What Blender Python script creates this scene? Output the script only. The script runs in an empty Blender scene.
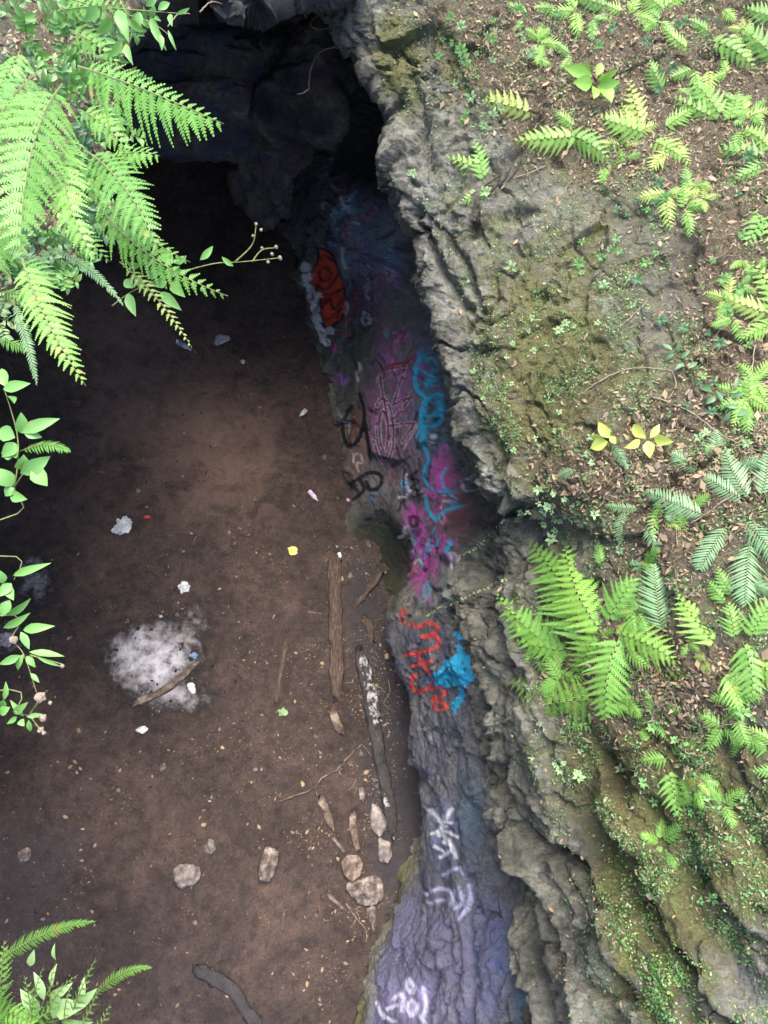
import bpy, math, random
import numpy as np
from mathutils import Vector
from mathutils.bvhtree import BVHTree
random.seed(11); rng = np.random.default_rng(11)
sc = bpy.context.scene
COL = sc.collection
# ------------------------------------------------------------------ camera frame
H = 8.0; F = 740.0; CX, CY = 384.0, 512.0
NAD = (250.0, 857.0)                                   # where straight down falls in the view
dn = np.array([(NAD[0]-CX)/F, -(NAD[1]-CY)/F, -1.0]); dn /= np.linalg.norm(dn)
zw = -dn; up = np.array([0, 1.0, 0]); yw = up - up.dot(zw)*zw; yw /= np.linalg.norm(yw); xw = np.cross(yw, zw)
R = np.array([xw, yw, zw])                             # world = R @ cam
CAM = np.array([0, 0, H])
def ray(px, py):
    px = np.asarray(px, float); py = np.asarray(py, float)
    d = np.stack([(px-CX)/F, (CY-py)/F, -np.ones_like(px)], -1)
    return d @ R.T
def P(px, py, z):
    r = ray(px, py); t = (np.asarray(z, float)-H)/r[..., 2]
    return CAM + r*t[..., None]
def PD(px, py, d): return CAM + ray(px, py)*np.asarray(d, float)[..., None]
def proj(p):
    c = (np.asarray(p)-CAM) @ R
    return CX + F*c[..., 0]/-c[..., 2], CY - F*c[..., 1]/-c[..., 2], -c[..., 2]
def nrm(v): return v/np.maximum(np.linalg.norm(v, axis=-1, keepdims=True), 1e-9)
# ------------------------------------------------------------------ noise
_perm = rng.permutation(256); _perm = np.concatenate([_perm, _perm, _perm]); _g = nrm(rng.normal(size=(256, 3)))
def perlin(p):
    p = np.asarray(p, float); i = np.floor(p).astype(int); f = p-i; i &= 255
    u = f*f*f*(f*(f*6-15)+10); out = 0
    for dx in (0, 1):
        for dy in (0, 1):
            for dz in (0, 1):
                h = _perm[_perm[_perm[(i[..., 0]+dx) & 255]+((i[..., 1]+dy) & 255)]+((i[..., 2]+dz) & 255)]
                g = _g[h]; d = f-np.array([dx, dy, dz])
                w = (u[..., 0] if dx else 1-u[..., 0])*(u[..., 1] if dy else 1-u[..., 1])*(u[..., 2] if dz else 1-u[..., 2])
                out = out + w*(g*d).sum(-1)
    return out*1.5
def fbm(p, o=4, s=1.0):
    p = np.asarray(p)*s; r = 0; a = 1.0
    for k in range(o): r = r + a*perlin(p+17.3*k); p = p*2.03; a *= .5
    return r
def ridged(p, o=4, s=1.0):
    p = np.asarray(p)*s; r = 0; a = 1.0
    for k in range(o): r = r + a*(1-2*np.abs(perlin(p+31.7*k))); p = p*2.1; a *= .5
    return r/1.9
def facets(p, s, seed=0, tilt=.55):                    # broken faces: one tilted plane per cell, sharp edges between
    q = np.asarray(p)*s+.35*np.stack([perlin(p*s*.8+3), perlin(p*s*.8+7), perlin(p*s*.8+11)], -1); i0 = np.floor(q).astype(int)
    best = np.full(q.shape[:-1], 1e9); out = np.zeros(q.shape[:-1])
    tab = np.random.RandomState(seed+5).rand(512, 3); tv = nrm(np.random.RandomState(seed+6).normal(size=(512, 3)))
    for dx in (-1, 0, 1):
        for dy in (-1, 0, 1):
            for dz in (-1, 0, 1):
                c = i0+np.array([dx, dy, dz]); h = (c[..., 0]*73+c[..., 1]*179+c[..., 2]*283) & 511
                v = q-(c+tab[h]); dd = (v*v).sum(-1); m = dd < best
                best = np.where(m, dd, best); out = np.where(m, (v*tv[h]).sum(-1)*tilt+(tab[h][..., 0]-.5)*.45, out)
    return out
def sstep(a, b, x): t = np.clip((x-a)/(b-a), 0, 1); return t*t*(3-2*t)
def segd(X, Y, pts):                                   # distance to a polyline, and signed side
    best = np.full(X.shape, 1e9); side = np.zeros(X.shape)
    for (ax, ay), (bx, by) in zip(pts[:-1], pts[1:]):
        vx, vy = bx-ax, by-ay; L = vx*vx+vy*vy+1e-9
        t = np.clip(((X-ax)*vx+(Y-ay)*vy)/L, 0, 1); dx = X-ax-t*vx; dy = Y-ay-t*vy
        d = np.hypot(dx, dy); m = d < best; best = np.where(m, d, best); side = np.where(m, np.sign(vx*dy-vy*dx), side)
    return best, side
def inpoly(X, Y, pts):
    c = np.zeros(X.shape, bool); n = len(pts)
    for i in range(n):
        (x1, y1), (x2, y2) = pts[i], pts[i-1]
        c ^= ((y1 > Y) != (y2 > Y)) & (X < (x2-x1)*(Y-y1)/((y2-y1) or 1e-9)+x1)
    return c
# ------------------------------------------------------------------ object helpers
def tag(o, label=None, cat=None, group=None, kind=None):
    if label: o['label'] = label
    if cat: o['category'] = cat
    if group: o['group'] = group
    if kind: o['kind'] = kind
    return o
def mesh_obj(name, verts, faces, mats, parent=None, loc=None, fmat=None, smooth=True, attrs=None):
    verts = np.asarray(verts, np.float64)
    loc = np.zeros(3) if loc is None else np.asarray(loc, float)
    me = bpy.data.meshes.new(name)
    v = verts-loc
    if isinstance(faces, np.ndarray):
        me.vertices.add(len(v)); me.vertices.foreach_set('co', v.astype(np.float32).ravel())
        k = faces.shape[1]; n = len(faces)
        me.loops.add(n*k); me.loops.foreach_set('vertex_index', faces.astype(np.int32).ravel())
        me.polygons.add(n); me.polygons.foreach_set('loop_start', np.arange(0, n*k, k, dtype=np.int32))
    else:
        me.from_pydata([tuple(q) for q in v], [], [tuple(int(i) for i in f) for f in faces])
    me.update(calc_edges=True); me.validate()
    if smooth: me.polygons.foreach_set('use_smooth', np.ones(len(me.polygons), bool))
    for m in (mats if isinstance(mats, (list, tuple)) else [mats]): me.materials.append(m)
    if fmat is not None and len(fmat) == len(me.polygons): me.polygons.foreach_set('material_index', np.asarray(fmat, np.int32))
    for an, data in (attrs or {}).items():
        a = me.color_attributes.new(an, 'FLOAT_COLOR', 'POINT'); a.data.foreach_set('color', np.asarray(data, np.float32).ravel())
    o = bpy.data.objects.new(name, me); COL.objects.link(o)
    if parent is not None: o.parent = parent
    else: o.location = loc
    return o
def empty(name, loc, label=None, cat=None, group=None):
    o = bpy.data.objects.new(name, None); COL.objects.link(o); o.location = loc; o.empty_display_size = .05
    return tag(o, label, cat, group)
def copy_tree(o, parent=None):
    c = o.copy(); COL.objects.link(c); c.parent = parent
    for ch in list(o.children): copy_tree(ch, c)
    return c
class MB:
    def __init__(s): s.v = []; s.f = []; s.m = []; s.n = 0
    def add(s, v, f, m=0):
        v = np.asarray(v, float); s.v.append(v)
        for q in f: s.f.append(tuple(i+s.n for i in q)); s.m.append(m)
        s.n += len(v)
    def build(s, name, mats, parent=None, loc=None, smooth=True):
        return mesh_obj(name, np.concatenate(s.v), s.f, mats, parent, loc, s.m, smooth)
def grid_faces(nu, nv):
    i = np.arange(nu*nv).reshape(nv, nu)
    return np.stack([i[:-1, :-1], i[:-1, 1:], i[1:, 1:], i[1:, :-1]], -1).reshape(-1, 4)
def tube(mb, pts, rad, k=6, m=0, cap=True):
    pts = np.asarray(pts, float); n = len(pts); rad = np.broadcast_to(np.asarray(rad, float), (n,))
    T = nrm(np.gradient(pts, axis=0)); ref = np.array([0, 0, 1.0]) if abs(T[0][2]) < .9 else np.array([1.0, 0, 0])
    S = nrm(np.cross(T, ref)); U = np.cross(S, T)
    a = np.linspace(0, 2*np.pi, k, endpoint=False)
    V = (pts[:, None]+rad[:, None, None]*(np.cos(a)[None, :, None]*S[:, None]+np.sin(a)[None, :, None]*U[:, None])).reshape(-1, 3)
    f = [(i*k+j, i*k+(j+1) % k, (i+1)*k+(j+1) % k, (i+1)*k+j) for i in range(n-1) for j in range(k)]
    if cap: f += [tuple(range(k))[::-1], tuple((n-1)*k+j for j in range(k))]
    mb.add(V, f, m)
def smoothline(pts, n):
    pts = np.asarray(pts, float); t = np.linspace(0, len(pts)-1, n); out = []
    for q in t:
        i = min(int(q), len(pts)-2); u = q-i
        p0 = pts[max(i-1, 0)]; p1 = pts[i]; p2 = pts[i+1]; p3 = pts[min(i+2, len(pts)-1)]
        out.append(.5*((2*p1)+(-p0+p2)*u+(2*p0-5*p1+4*p2-p3)*u*u+(-p0+3*p1-3*p2+p3)*u**3))
    return np.array(out)
# ------------------------------------------------------------------ materials
def newmat(name):
    m = bpy.data.materials.new(name); m.use_nodes = True; nt = m.node_tree
    return m, nt, nt.nodes['Principled BSDF'], nt.nodes['Material Output']
def nd(nt, t, **k):
    n = nt.nodes.new(t)
    for a, b in k.items():
        if a.startswith('_'): setattr(n, a[1:], b)
        else: n.inputs[a].default_value = b
    return n
def noise(nt, scale, detail=6, rough=.6, dist=0, co='Object'):
    tc = nd(nt, 'ShaderNodeTexCoord'); n = nd(nt, 'ShaderNodeTexNoise', Scale=scale, Detail=detail, Roughness=rough, Distortion=dist)
    nt.links.new(tc.outputs[co], n.inputs['Vector']); return n
def ramp(nt, src, stops):
    r = nt.nodes.new('ShaderNodeValToRGB'); e = r.color_ramp.elements
    while len(e) < len(stops): e.new(.5)
    for el, (p, c) in zip(e, stops): el.position = p; el.color = (c[0], c[1], c[2], 1) if len(c) == 3 else c
    nt.links.new(src, r.inputs[0]); return r
def mixc(nt, a, b, f, mode='MIX'):
    m = nt.nodes.new('ShaderNodeMix'); m.data_type = 'RGBA'; m.blend_type = mode; m.clamp_factor = True
    for k, s in ((6, a), (7, b), (0, f)):
        if isinstance(s, (int, float)): m.inputs[k].default_value = s
        elif isinstance(s, tuple): m.inputs[k].default_value = (s[0], s[1], s[2], 1)
        else: nt.links.new(s, m.inputs[k])
    return m.outputs[2]
def mth(nt, op, a, b=0.0, clamp=False):
    m = nt.nodes.new('ShaderNodeMath'); m.operation = op; m.use_clamp = clamp
    for k, s in ((0, a), (1, b)):
        if isinstance(s, (int, float)): m.inputs[k].default_value = s
        else: nt.links.new(s, m.inputs[k])
    return m.outputs[0]
def bump(nt, bsdf, hs, dist=.02, strength=1.0):
    prev = None
    for h, d in hs:
        b = nd(nt, 'ShaderNodeBump', Strength=strength, Distance=d); nt.links.new(h, b.inputs['Height'])
        if prev is not None: nt.links.new(prev, b.inputs['Normal'])
        prev = b.outputs[0]
    nt.links.new(prev, bsdf.inputs['Normal'])
M = {}
def rock_material():
    m, nt, b, _ = newmat('rock'); L = nt.links
    n1 = noise(nt, 2.2, 8, .65, .3); n2 = noise(nt, 14, 8, .7); n3 = noise(nt, 70, 5, .7); n4 = noise(nt, 5.5, 8, .7, 1.0)
    grey = ramp(nt, n1.outputs[0], [(.3, (.085, .083, .068)), (.5, (.20, .196, .160)), (.7, (.36, .35, .29))]).outputs[0]
    g2 = ramp(nt, n2.outputs[0], [(.32, (.42, .42, .42)), (.52, (.95, .95, .95)), (.7, (1.55, 1.55, 1.5))]).outputs[0]
    grey = mixc(nt, grey, g2, 1.0, 'MULTIPLY')
    att = nd(nt, 'ShaderNodeVertexColor', _layer_name='zone'); sep = nt.nodes.new('ShaderNodeSeparateColor'); L.new(att.outputs[0], sep.inputs[0])
    def zone(ch, nz, lo, hi):
        s = mth(nt, 'ADD', sep.outputs[ch], mth(nt, 'MULTIPLY', mth(nt, 'SUBTRACT', nz, .5), 1.5))
        return mth(nt, 'DIVIDE', mth(nt, 'SUBTRACT', s, lo, ), hi-lo, True)
    mossc = ramp(nt, n3.outputs[0], [(.3, (.045, .042, .018)), (.5, (.15, .148, .055)), (.66, (.30, .31, .13))]).outputs[0]
    mossb = ramp(nt, n4.outputs[0], [(.35, (.13, .10, .060)), (.5, (.17, .155, .068)), (.6, (.17, .195, .06)), (.72, (.27, .30, .11))]).outputs[0]
    moss = mixc(nt, mossc, mossb, .5)
    soilc = ramp(nt, n3.outputs[0], [(.3, (.040, .030, .017)), (.5, (.14, .110, .066)), (.7, (.31, .26, .17))]).outputs[0]
    palec = ramp(nt, n2.outputs[0], [(.35, (.15, .148, .125)), (.6, (.33, .33, .30)), (.75, (.52, .51, .47))]).outputs[0]
    c = mixc(nt, grey, palec, zone(2, n2.outputs[0], .42, .72))
    c = mixc(nt, c, moss, zone(0, n4.outputs[0], .36, .85))
    c = mixc(nt, c, soilc, zone(1, n2.outputs[0], .4, .62))
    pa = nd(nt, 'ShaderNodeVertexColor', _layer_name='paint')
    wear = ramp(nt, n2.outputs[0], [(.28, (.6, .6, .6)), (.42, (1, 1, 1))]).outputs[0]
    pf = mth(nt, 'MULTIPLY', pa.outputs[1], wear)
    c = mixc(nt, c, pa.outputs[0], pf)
    L.new(c, b.inputs['Base Color'])
    b.inputs['Roughness'].default_value = .78; b.inputs['Specular IOR Level'].default_value = .35
    mus = nd(nt, 'ShaderNodeTexVoronoi', Scale=9.0); tc = nd(nt, 'ShaderNodeTexCoord'); L.new(tc.outputs['Object'], mus.inputs['Vector'])
    bump(nt, b, [(n4.outputs[0], .12), (n2.outputs[0], .11), (n3.outputs[0], .03)])
    return m
M['rock'] = rock_material()
def simple(name, stops, scale=8, rough=.8, bdist=.01, spec=.3, co='Object', bscale=None, stretch=None):
    m, nt, b, _ = newmat(name); n = noise(nt, scale, 7, .65, .2, co)
    if stretch:
        mp = nd(nt, 'ShaderNodeMapping'); mp.inputs['Scale'].default_value = stretch
        nt.links.new(n.inputs['Vector'].links[0].from_socket, mp.inputs[0]); nt.links.new(mp.outputs[0], n.inputs['Vector'])
    r = ramp(nt, n.outputs[0], stops); nt.links.new(r.outputs[0], b.inputs['Base Color'])
    b.inputs['Roughness'].default_value = rough; b.inputs['Specular IOR Level'].default_value = spec
    n2 = noise(nt, bscale or scale*5, 5, .65, 0, co)
    bump(nt, b, [(n.outputs[0], bdist), (n2.outputs[0], bdist*.5)])
    return m
def floor_material():
    m, nt, b, _ = newmat('soil'); L = nt.links
    n1 = noise(nt, 1.1, 8, .65, .4); n2 = noise(nt, 9, 8, .7); n3 = noise(nt, 45, 6, .75); n5 = noise(nt, 3.2, 8, .7, .8)
    c = ramp(nt, n1.outputs[0], [(.32, (.042, .030, .027)), (.5, (.072, .050, .043)), (.68, (.120, .080, .066))]).outputs[0]
    c = mixc(nt, c, ramp(nt, n2.outputs[0], [(.3, (.5, .5, .5)), (.5, (1, 1, 1)), (.7, (1.5, 1.42, 1.36))]).outputs[0], 1.0, 'MULTIPLY')
    c = mixc(nt, c, ramp(nt, n3.outputs[0], [(.3, (.5, .48, .46)), (.5, (1, 1, 1)), (.72, (1.7, 1.6, 1.5))]).outputs[0], .8, 'MULTIPLY')
    att = nd(nt, 'ShaderNodeVertexColor', _layer_name='zone'); sep = nt.nodes.new('ShaderNodeSeparateColor'); L.new(att.outputs[0], sep.inputs[0])
    def z(ch, nz, lo, hi, k=1.5):
        s = mth(nt, 'ADD', sep.outputs[ch], mth(nt, 'MULTIPLY', mth(nt, 'SUBTRACT', nz, .5), k))
        return mth(nt, 'DIVIDE', mth(nt, 'SUBTRACT', s, lo), hi-lo, True)
    ashc = ramp(nt, n2.outputs[0], [(.33, (.20, .17, .17)), (.46, (.55, .51, .53)), (.58, (.85, .81, .83))]).outputs[0]
    c = mixc(nt, c, (.27, .17, .13), mth(nt, 'MULTIPLY', z(1, n5.outputs[0], .3, 1.1, 2.2), .85))        # pools of light on the floor, painted in a clay tone
    c = mixc(nt, c, (.044, .042, .050), mth(nt, 'MULTIPLY', z(2, n1.outputs[0], .3, .8), .8))        # wet silt lower left; the same tone paints wall-foot shade
    c = mixc(nt, c, (.020, .018, .017), mth(nt, 'MULTIPLY', z(0, n5.outputs[0], .10, .4), mth(nt, 'SUBTRACT', 1.0, z(0, n5.outputs[0], .3, .5))))  # charcoal ring
    c = mixc(nt, c, ashc, mth(nt, 'MULTIPLY', z(0, n5.outputs[0], .25, 1.0, 1.6), z(0, n2.outputs[0], .15, .7, 2.0)))
    L.new(c, b.inputs['Base Color']); b.inputs['Roughness'].default_value = .72; b.inputs['Specular IOR Level'].default_value = .3
    bump(nt, b, [(n2.outputs[0], .08), (n3.outputs[0], .03)])
    return m
M['soil'] = floor_material()
def leaf(name, c0, c1, trans=.35, rough=.45):
    m, nt, b, out = newmat(name); L = nt.links
    oi = nd(nt, 'ShaderNodeObjectInfo'); n = noise(nt, 9, 4, .6)
    geo = nd(nt, 'ShaderNodeNewGeometry')
    f = mth(nt, 'ADD', mth(nt, 'MULTIPLY', oi.outputs['Random'], .4), mth(nt, 'MULTIPLY', n.outputs[0], .4))
    f = mth(nt, 'ADD', f, mth(nt, 'MULTIPLY', geo.outputs['Random Per Island'], .3), True)
    c = mixc(nt, c0, c1, f); L.new(c, b.inputs['Base Color'])
    n9 = noise(nt, 16, 4, .6); brown = ramp(nt, n9.outputs[0], [(.60, (0, 0, 0)), (.70, (.75, .75, .75))]).outputs[0]
    c = mixc(nt, c, (min(1, c1[0]*.9+.10), c1[1]*.72, c1[2]*.7), brown); L.new(c, b.inputs['Base Color'])
    b.inputs['Roughness'].default_value = rough; b.inputs['Specular IOR Level'].default_value = .4
    tr = nd(nt, 'ShaderNodeBsdfTranslucent'); L.new(mixc(nt, c, (1.0, 1.0, .35), 1.0, 'MULTIPLY'), tr.inputs[0])
    mx = nd(nt, 'ShaderNodeMixShader', Fac=trans); L.new(b.outputs[0], mx.inputs[1]); L.new(tr.outputs[0], mx.inputs[2]); L.new(mx.outputs[0], out.inputs[0])
    return m
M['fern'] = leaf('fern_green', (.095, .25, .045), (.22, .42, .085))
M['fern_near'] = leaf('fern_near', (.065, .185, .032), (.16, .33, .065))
M['fern_lime'] = leaf('fern_lime', (.15, .34, .05), (.28, .48, .10))
M['fern_yellow'] = leaf('fern_yellow', (.21, .34, .06), (.36, .44, .12))
M['sword'] = leaf('sword_green', (.09, .19, .085), (.20, .33, .16), .25)
M['leafg'] = leaf('leaf_green', (.08, .22, .055), (.17, .34, .09), .3)
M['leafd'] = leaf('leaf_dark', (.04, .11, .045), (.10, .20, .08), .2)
M['leafy'] = leaf('leaf_yellow', (.40, .50, .09), (.52, .60, .17), .35)
M['leafpale'] = leaf('leaf_pale', (.13, .25, .09), (.30, .42, .20), .25)
M['stem'] = simple('stem', [(.3, (.10, .11, .04)), (.7, (.20, .22, .08))], 20)
M['drystem'] = simple('dry_stem', [(.3, (.12, .085, .06)), (.7, (.30, .24, .18))], 20)
M['litter'] = leaf('dead_leaf', (.10, .060, .036), (.37, .28, .17), .08, .8)
M['wood'] = simple('old_wood', [(.3, (.022, .014, .011)), (.5, (.06, .040, .030)), (.7, (.14, .10, .075))], 10, .85, .012, stretch=(8, 1, 8), co='Object')
M['palewood'] = simple('pale_wood', [(.36, (.040, .028, .021)), (.52, (.11, .08, .062)), (.70, (.27, .22, .18))], 14, .85, .008)
M['char'] = simple('charred_wood', [(.3, (.012, .011, .011)), (.6, (.04, .035, .033)), (.8, (.10, .085, .08))], 12, .8, .012)
M['wetbark'] = simple('wet_bark', [(.3, (.012, .010, .012)), (.6, (.032, .027, .028)), (.8, (.07, .06, .06))], 8, .6, .02)
M['whitepaint'] = simple('flaking_white_paint', [(.46, (.025, .022, .021)), (.54, (.22, .205, .20)), (.70, (.48, .46, .45))], 14, .7, .004)
M['stone'] = simple('loose_stone', [(.3, (.05, .04, .036)), (.48, (.15, .125, .11)), (.7, (.32, .28, .26))], 11, .85, .015)
M['stonepink'] = simple('pinkish_stone', [(.36, (.045, .033, .028)), (.50, (.12, .092, .080)), (.68, (.32, .27, .245))], 12, .85, .015)
M['paper'] = simple('paper', [(.3, (.26, .26, .25)), (.5, (.5, .5, .49)), (.7, (.72, .72, .71))], 20, .8, .004)
M['foil'] = simple('plastic_wrapper_yellow', [(.35, (.75, .58, .03)), (.55, (.80, .72, .12)), (.62, (.8, .8, .75))], 22, .35, .004)
M['cloth'] = simple('grey_crumple', [(.3, (.20, .18, .18)), (.7, (.48, .45, .46))], 18, .8, .006)
M['pink'] = simple('pink_label', [(.3, (.45, .22, .38)), (.7, (.62, .40, .55))], 18, .5, .001)
M['blue'] = simple('blue_plastic', [(.3, (.08, .13, .24)), (.7, (.20, .30, .42))], 18, .4, .001)
M['black'] = simple('black_plastic', [(.3, (.01, .01, .012)), (.7, (.03, .03, .034))], 18, .4, .001)
M['red'] = simple('red_plastic', [(.3, (.35, .03, .03)), (.7, (.5, .07, .06))], 18, .4, .001)
def glassy():
    m, nt, b, _ = newmat('clear_plastic'); b.inputs['Base Color'].default_value = (.72, .76, .82, 1)
    b.inputs['Roughness'].default_value = .12; b.inputs['Transmission Weight'].default_value = .55; b.inputs['IOR'].default_value = 1.35
    return m
M['bottle'] = glassy()

# ================================================================== RIGHT CLIFF AND SLOPE
#        y     foot   k2          k3          recess      lip         above       mid         right z
ROWS = [(-260,   60, (110, 1.0), (170, 2.3), (262, 3.4), (250, 4.4), (290, 4.7), (500, 5.2), 5.7),
        (0,     150, (205, 1.0), (265, 2.2), (350, 3.3), (322, 4.2), (350, 4.5), (545, 4.85), 5.25),
        (60,    190, (243, 1.0), (300, 2.2), (385, 3.2), (356, 4.1), (382, 4.35), (560, 4.75), 5.15),
        (128,   228, (268, .9), (325, 2.1), (425, 3.1), (400, 4.0), (425, 4.2), (575, 4.65), 5.05),
        (160,   246, (290, .9), (345, 2.1), (415, 3.0), (396, 3.9), (420, 4.15), (580, 4.6), 5.03),
        (195,   268, (310, .9), (364, 2.5), (408, 3.0), (394, 3.82), (420, 4.1), (585, 4.58), 5.0),
        (250,   296, (335, .9), (385, 2.2), (432, 3.0), (414, 3.75), (440, 4.0), (590, 4.52), 5.0),
        (330,   317, (360, .9), (412, 2.1), (458, 2.9), (439, 3.65), (465, 3.9), (600, 4.45), 4.95),
        (400,   333, (374, .9), (424, 2.0), (480, 2.8), (461, 3.58), (487, 3.82), (610, 4.4), 4.95),
        (450,   342, (385, .9), (432, 1.9), (492, 2.7), (470, 3.5), (496, 3.75), (615, 4.36), 4.92),
        (485,   345, (392, .8), (440, 1.9), (500, 2.7), (480, 3.48), (506, 3.72), (618, 4.34), 4.92),
        (512,   348, (399, .7), (448, 1.9), (528, 2.7), (519, 3.5), (535, 3.7), (625, 4.32), 4.9),
        (540,   358, (409, .7), (448, 1.85), (505, 2.6), (508, 3.05), (532, 3.5), (630, 4.3), 4.88),
        (570,   376, (414, .75), (446, 1.85), (480, 2.45), (496, 2.95), (524, 3.45), (635, 4.28), 4.86),
        (603,   392, (398, .85), (440, 1.95), (470, 2.5), (492, 2.95), (520, 3.4), (640, 4.25), 4.84),
        (640,   402, (395, .9), (440, 2.0), (476, 2.6), (494, 3.0), (520, 3.4), (640, 4.22), 4.8),
        (700,   422, (413, .9), (455, 2.0), (485, 2.55), (505, 3.0), (532, 3.4), (645, 4.15), 4.75),
        (760,   432, (420, .8), (457, 1.8), (490, 2.4), (515, 2.9), (545, 3.32), (650, 4.05), 4.65),
        (820,   434, (424, .7), (462, 1.7), (500, 2.3), (520, 2.75), (550, 3.2), (652, 3.95), 4.55),
        (860,   414, (424, .7), (465, 1.7), (507, 2.3), (524, 2.7), (553, 3.1), (654, 3.9), 4.5),
        (900,   392, (418, .7), (468, 1.7), (513, 2.3), (527, 2.7), (556, 3.1), (655, 3.85), 4.48),
        (950,   371, (408, .7), (468, 1.65), (520, 2.25), (530, 2.6), (560, 3.05), (656, 3.8), 4.42),
        (1024,  352, (398, .7), (465, 1.6), (525, 2.2), (533, 2.55), (562, 3.0), (656, 3.75), 4.36),
        (1300,  330, (385, .7), (455, 1.6), (530, 2.1), (540, 2.5), (570, 2.9), (660, 3.6), 4.2)]
ctl = []
for r in ROWS:
    y, ft = r[0], r[1]; pts = [(ft-14, -.5), (ft, 0.0)]+list(r[2:8])+[(768, r[8]), (1200, r[8]+1.1)]
    ctl.append(pts)
ctl = np.array(ctl, float)
for i, r in enumerate(ROWS):
    if 190 < r[0] < 530: ctl[i, 3, 1] -= .35; ctl[i, 4] += (22, -.45)
    elif r[0] < 190: ctl[i, 3, 1] -= .3; ctl[i, 4] += (35, -.5)
ry = np.array([r[0] for r in ROWS], float)
def hermite(x, X, Y):                                  # monotone cubic interpolation along axis 0
    i = np.clip(np.searchsorted(X, x)-1, 0, len(X)-2); h = np.diff(X)
    d = np.diff(Y, axis=0)/h[:, None, None]
    m = np.zeros_like(Y); m[0] = d[0]; m[-1] = d[-1]
    w1 = 2*h[1:]+h[:-1]; w2 = h[1:]+2*h[:-1]; s = d[:-1]*d[1:] > 0
    hm = (w1+w2)[:, None, None]/(w1[:, None, None]/np.where(s, d[:-1], 1)+w2[:, None, None]/np.where(s, d[1:], 1))
    m[1:-1] = np.where(s, hm, 0)
    t = ((x-X[i])/h[i])[:, None, None]; H_ = h[i][:, None, None]
    return (2*t**3-3*t**2+1)*Y[i]+(t**3-2*t**2+t)*H_*m[i]+(-2*t**3+3*t**2)*Y[i+1]+(t**3-t**2)*H_*m[i+1]
ys = np.concatenate([np.arange(-260, -20, 5), np.arange(-20, 1044, 1.2), np.arange(1044, 1300, 5)])
C = hermite(ys, ry, ctl)                               # rows x k x 2
segs = [8, 56, 76, 28, 18, 18, 84, 90, 30]
cols = []; ucoord = []
for k, n in enumerate(segs):
    for j in range(n):
        u = j/n
        p0 = C[:, max(k-1, 0)]; p1 = C[:, k]; p2 = C[:, k+1]; p3 = C[:, min(k+2, C.shape[1]-1)]
        cr = .5*((2*p1)+(-p0+p2)*u+(2*p0-5*p1+4*p2-p3)*u*u+(-p0+3*p1-3*p2+p3)*u**3)
        li = p1+(p2-p1)*u
        cols.append(.6*cr+.4*li); ucoord.append(k+u)
cols.append(C[:, -1]); ucoord.append(9.0)
G = np.stack(cols, 1); U = np.array(ucoord)[None, :]*np.ones((len(ys), 1))
nr, ncol = G.shape[:2]
YY = ys[:, None]*np.ones((1, ncol))
hol = np.exp(-(((YY-553)/40)**4))*((U > 1) & (U < 2))
G[..., 1] = G[..., 1]*(1-hol)+hol*ctl[11, 2, 1]*1.35*np.clip(U-1, 0, 1)**4
V = P(G[..., 0], YY, G[..., 1])
def gnormal(V):
    a = np.gradient(V, axis=1); b = np.gradient(V, axis=0); return nrm(np.cross(b, a))
N0 = gnormal(V)
cent = CAM-V
print('normal check', float((N0*cent).sum(-1)[:, 150].mean()))
if (N0*cent).sum(-1)[:, 60:].mean() < 0: N0 = -N0
# smooth normals
for _ in range(3):
    N0[1:-1] = nrm(N0[:-2]+N0[1:-1]*2+N0[2:]); N0[:, 1:-1] = nrm(N0[:, :-2]+N0[:, 1:-1]*2+N0[:, 2:])
X0 = G[..., 0]
# strata coordinate: bands run down-right in the view below, along the wall above
d = .13*fbm(V+3, 3, .9)+.05*ridged(V*np.array([1, .8, 1.2])+9, 4, 1.7)+.02*ridged(V+6, 4, 3.4)+.018*fbm(V, 4, 7.0)+.008*ridged(V+5, 3, 16.0)
wl = sstep(650, 770, YY)*sstep(.9, 1.4, U)
ac = X0*.88-YY*.42; al = X0*.42+YY*.9; ac1 = X0*.98-YY*.12; tU = sstep(4.2, 5.2, U)
ac = ac*tU+ac1*(1-tU); wv = 9*fbm(V+33, 3, 1.6)
q1 = np.stack([(ac+wv)/52, al/150, tU*3], -1); q2 = np.stack([(ac+wv)/24, al/70, tU*3+7], -1)
fac = .21*facets(V*np.array([1, .7, 1]), 1.7, 1)+.085*facets(V, 4.3, 2)+.026*facets(V, 11.0, 3)
dlow = .12*fbm(q1, 2)+.02*(ridged(q2, 4)-.3)+.012*fbm(V, 4, 8)+.007*ridged(V+5, 3, 16.0)+fac*(1-.45*sstep(4.0, 5.0, U))*(1-.35*(1-sstep(2.8, 3.6, U)))+.14*fbm(V*np.array([1, .6, 1])+200, 2, 1.6)*sstep(4.0, 5.0, U)
d = (d+.16*facets(V, 1.6, 1)+.07*facets(V, 4.3, 2)+.024*facets(V, 11.0, 3))*(1-wl)+dlow*wl
lower = sstep(640, 820, YY)*sstep(2.2, 4.2, U)*(1-sstep(7.6, 8.4, U))
ax = (X0*.88-YY*.42)/58.0 + 1.0*fbm(V+40, 3, .9)
saw = ax-np.floor(ax); drape = (saw**.6)*(1-sstep(.90, 1.0, saw))
d += lower*(.115*(drape-.5))
pit = fbm(V+120, 3, 3.1); d -= .10*sstep(.42, .75, pit)*sstep(.9, 1.3, U)
fr = np.abs(fbm(V*np.array([1.0, .45, .8])+150, 3, 2.0)); d -= .055*(1-sstep(0, .055, fr))*sstep(1.2, 1.8, U)*(1-.6*sstep(250, 300, YY)*(1-sstep(600, 660, YY))*(U < 3.2))
lobes = sstep(590, 640, YY)*sstep(.8, 1.2, U)*(1-sstep(4.6, 5.2, U))
ax2 = (X0*.95-YY*.10+.0)/30.0 + 1.1*fbm(V+60, 3, .9)
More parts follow.
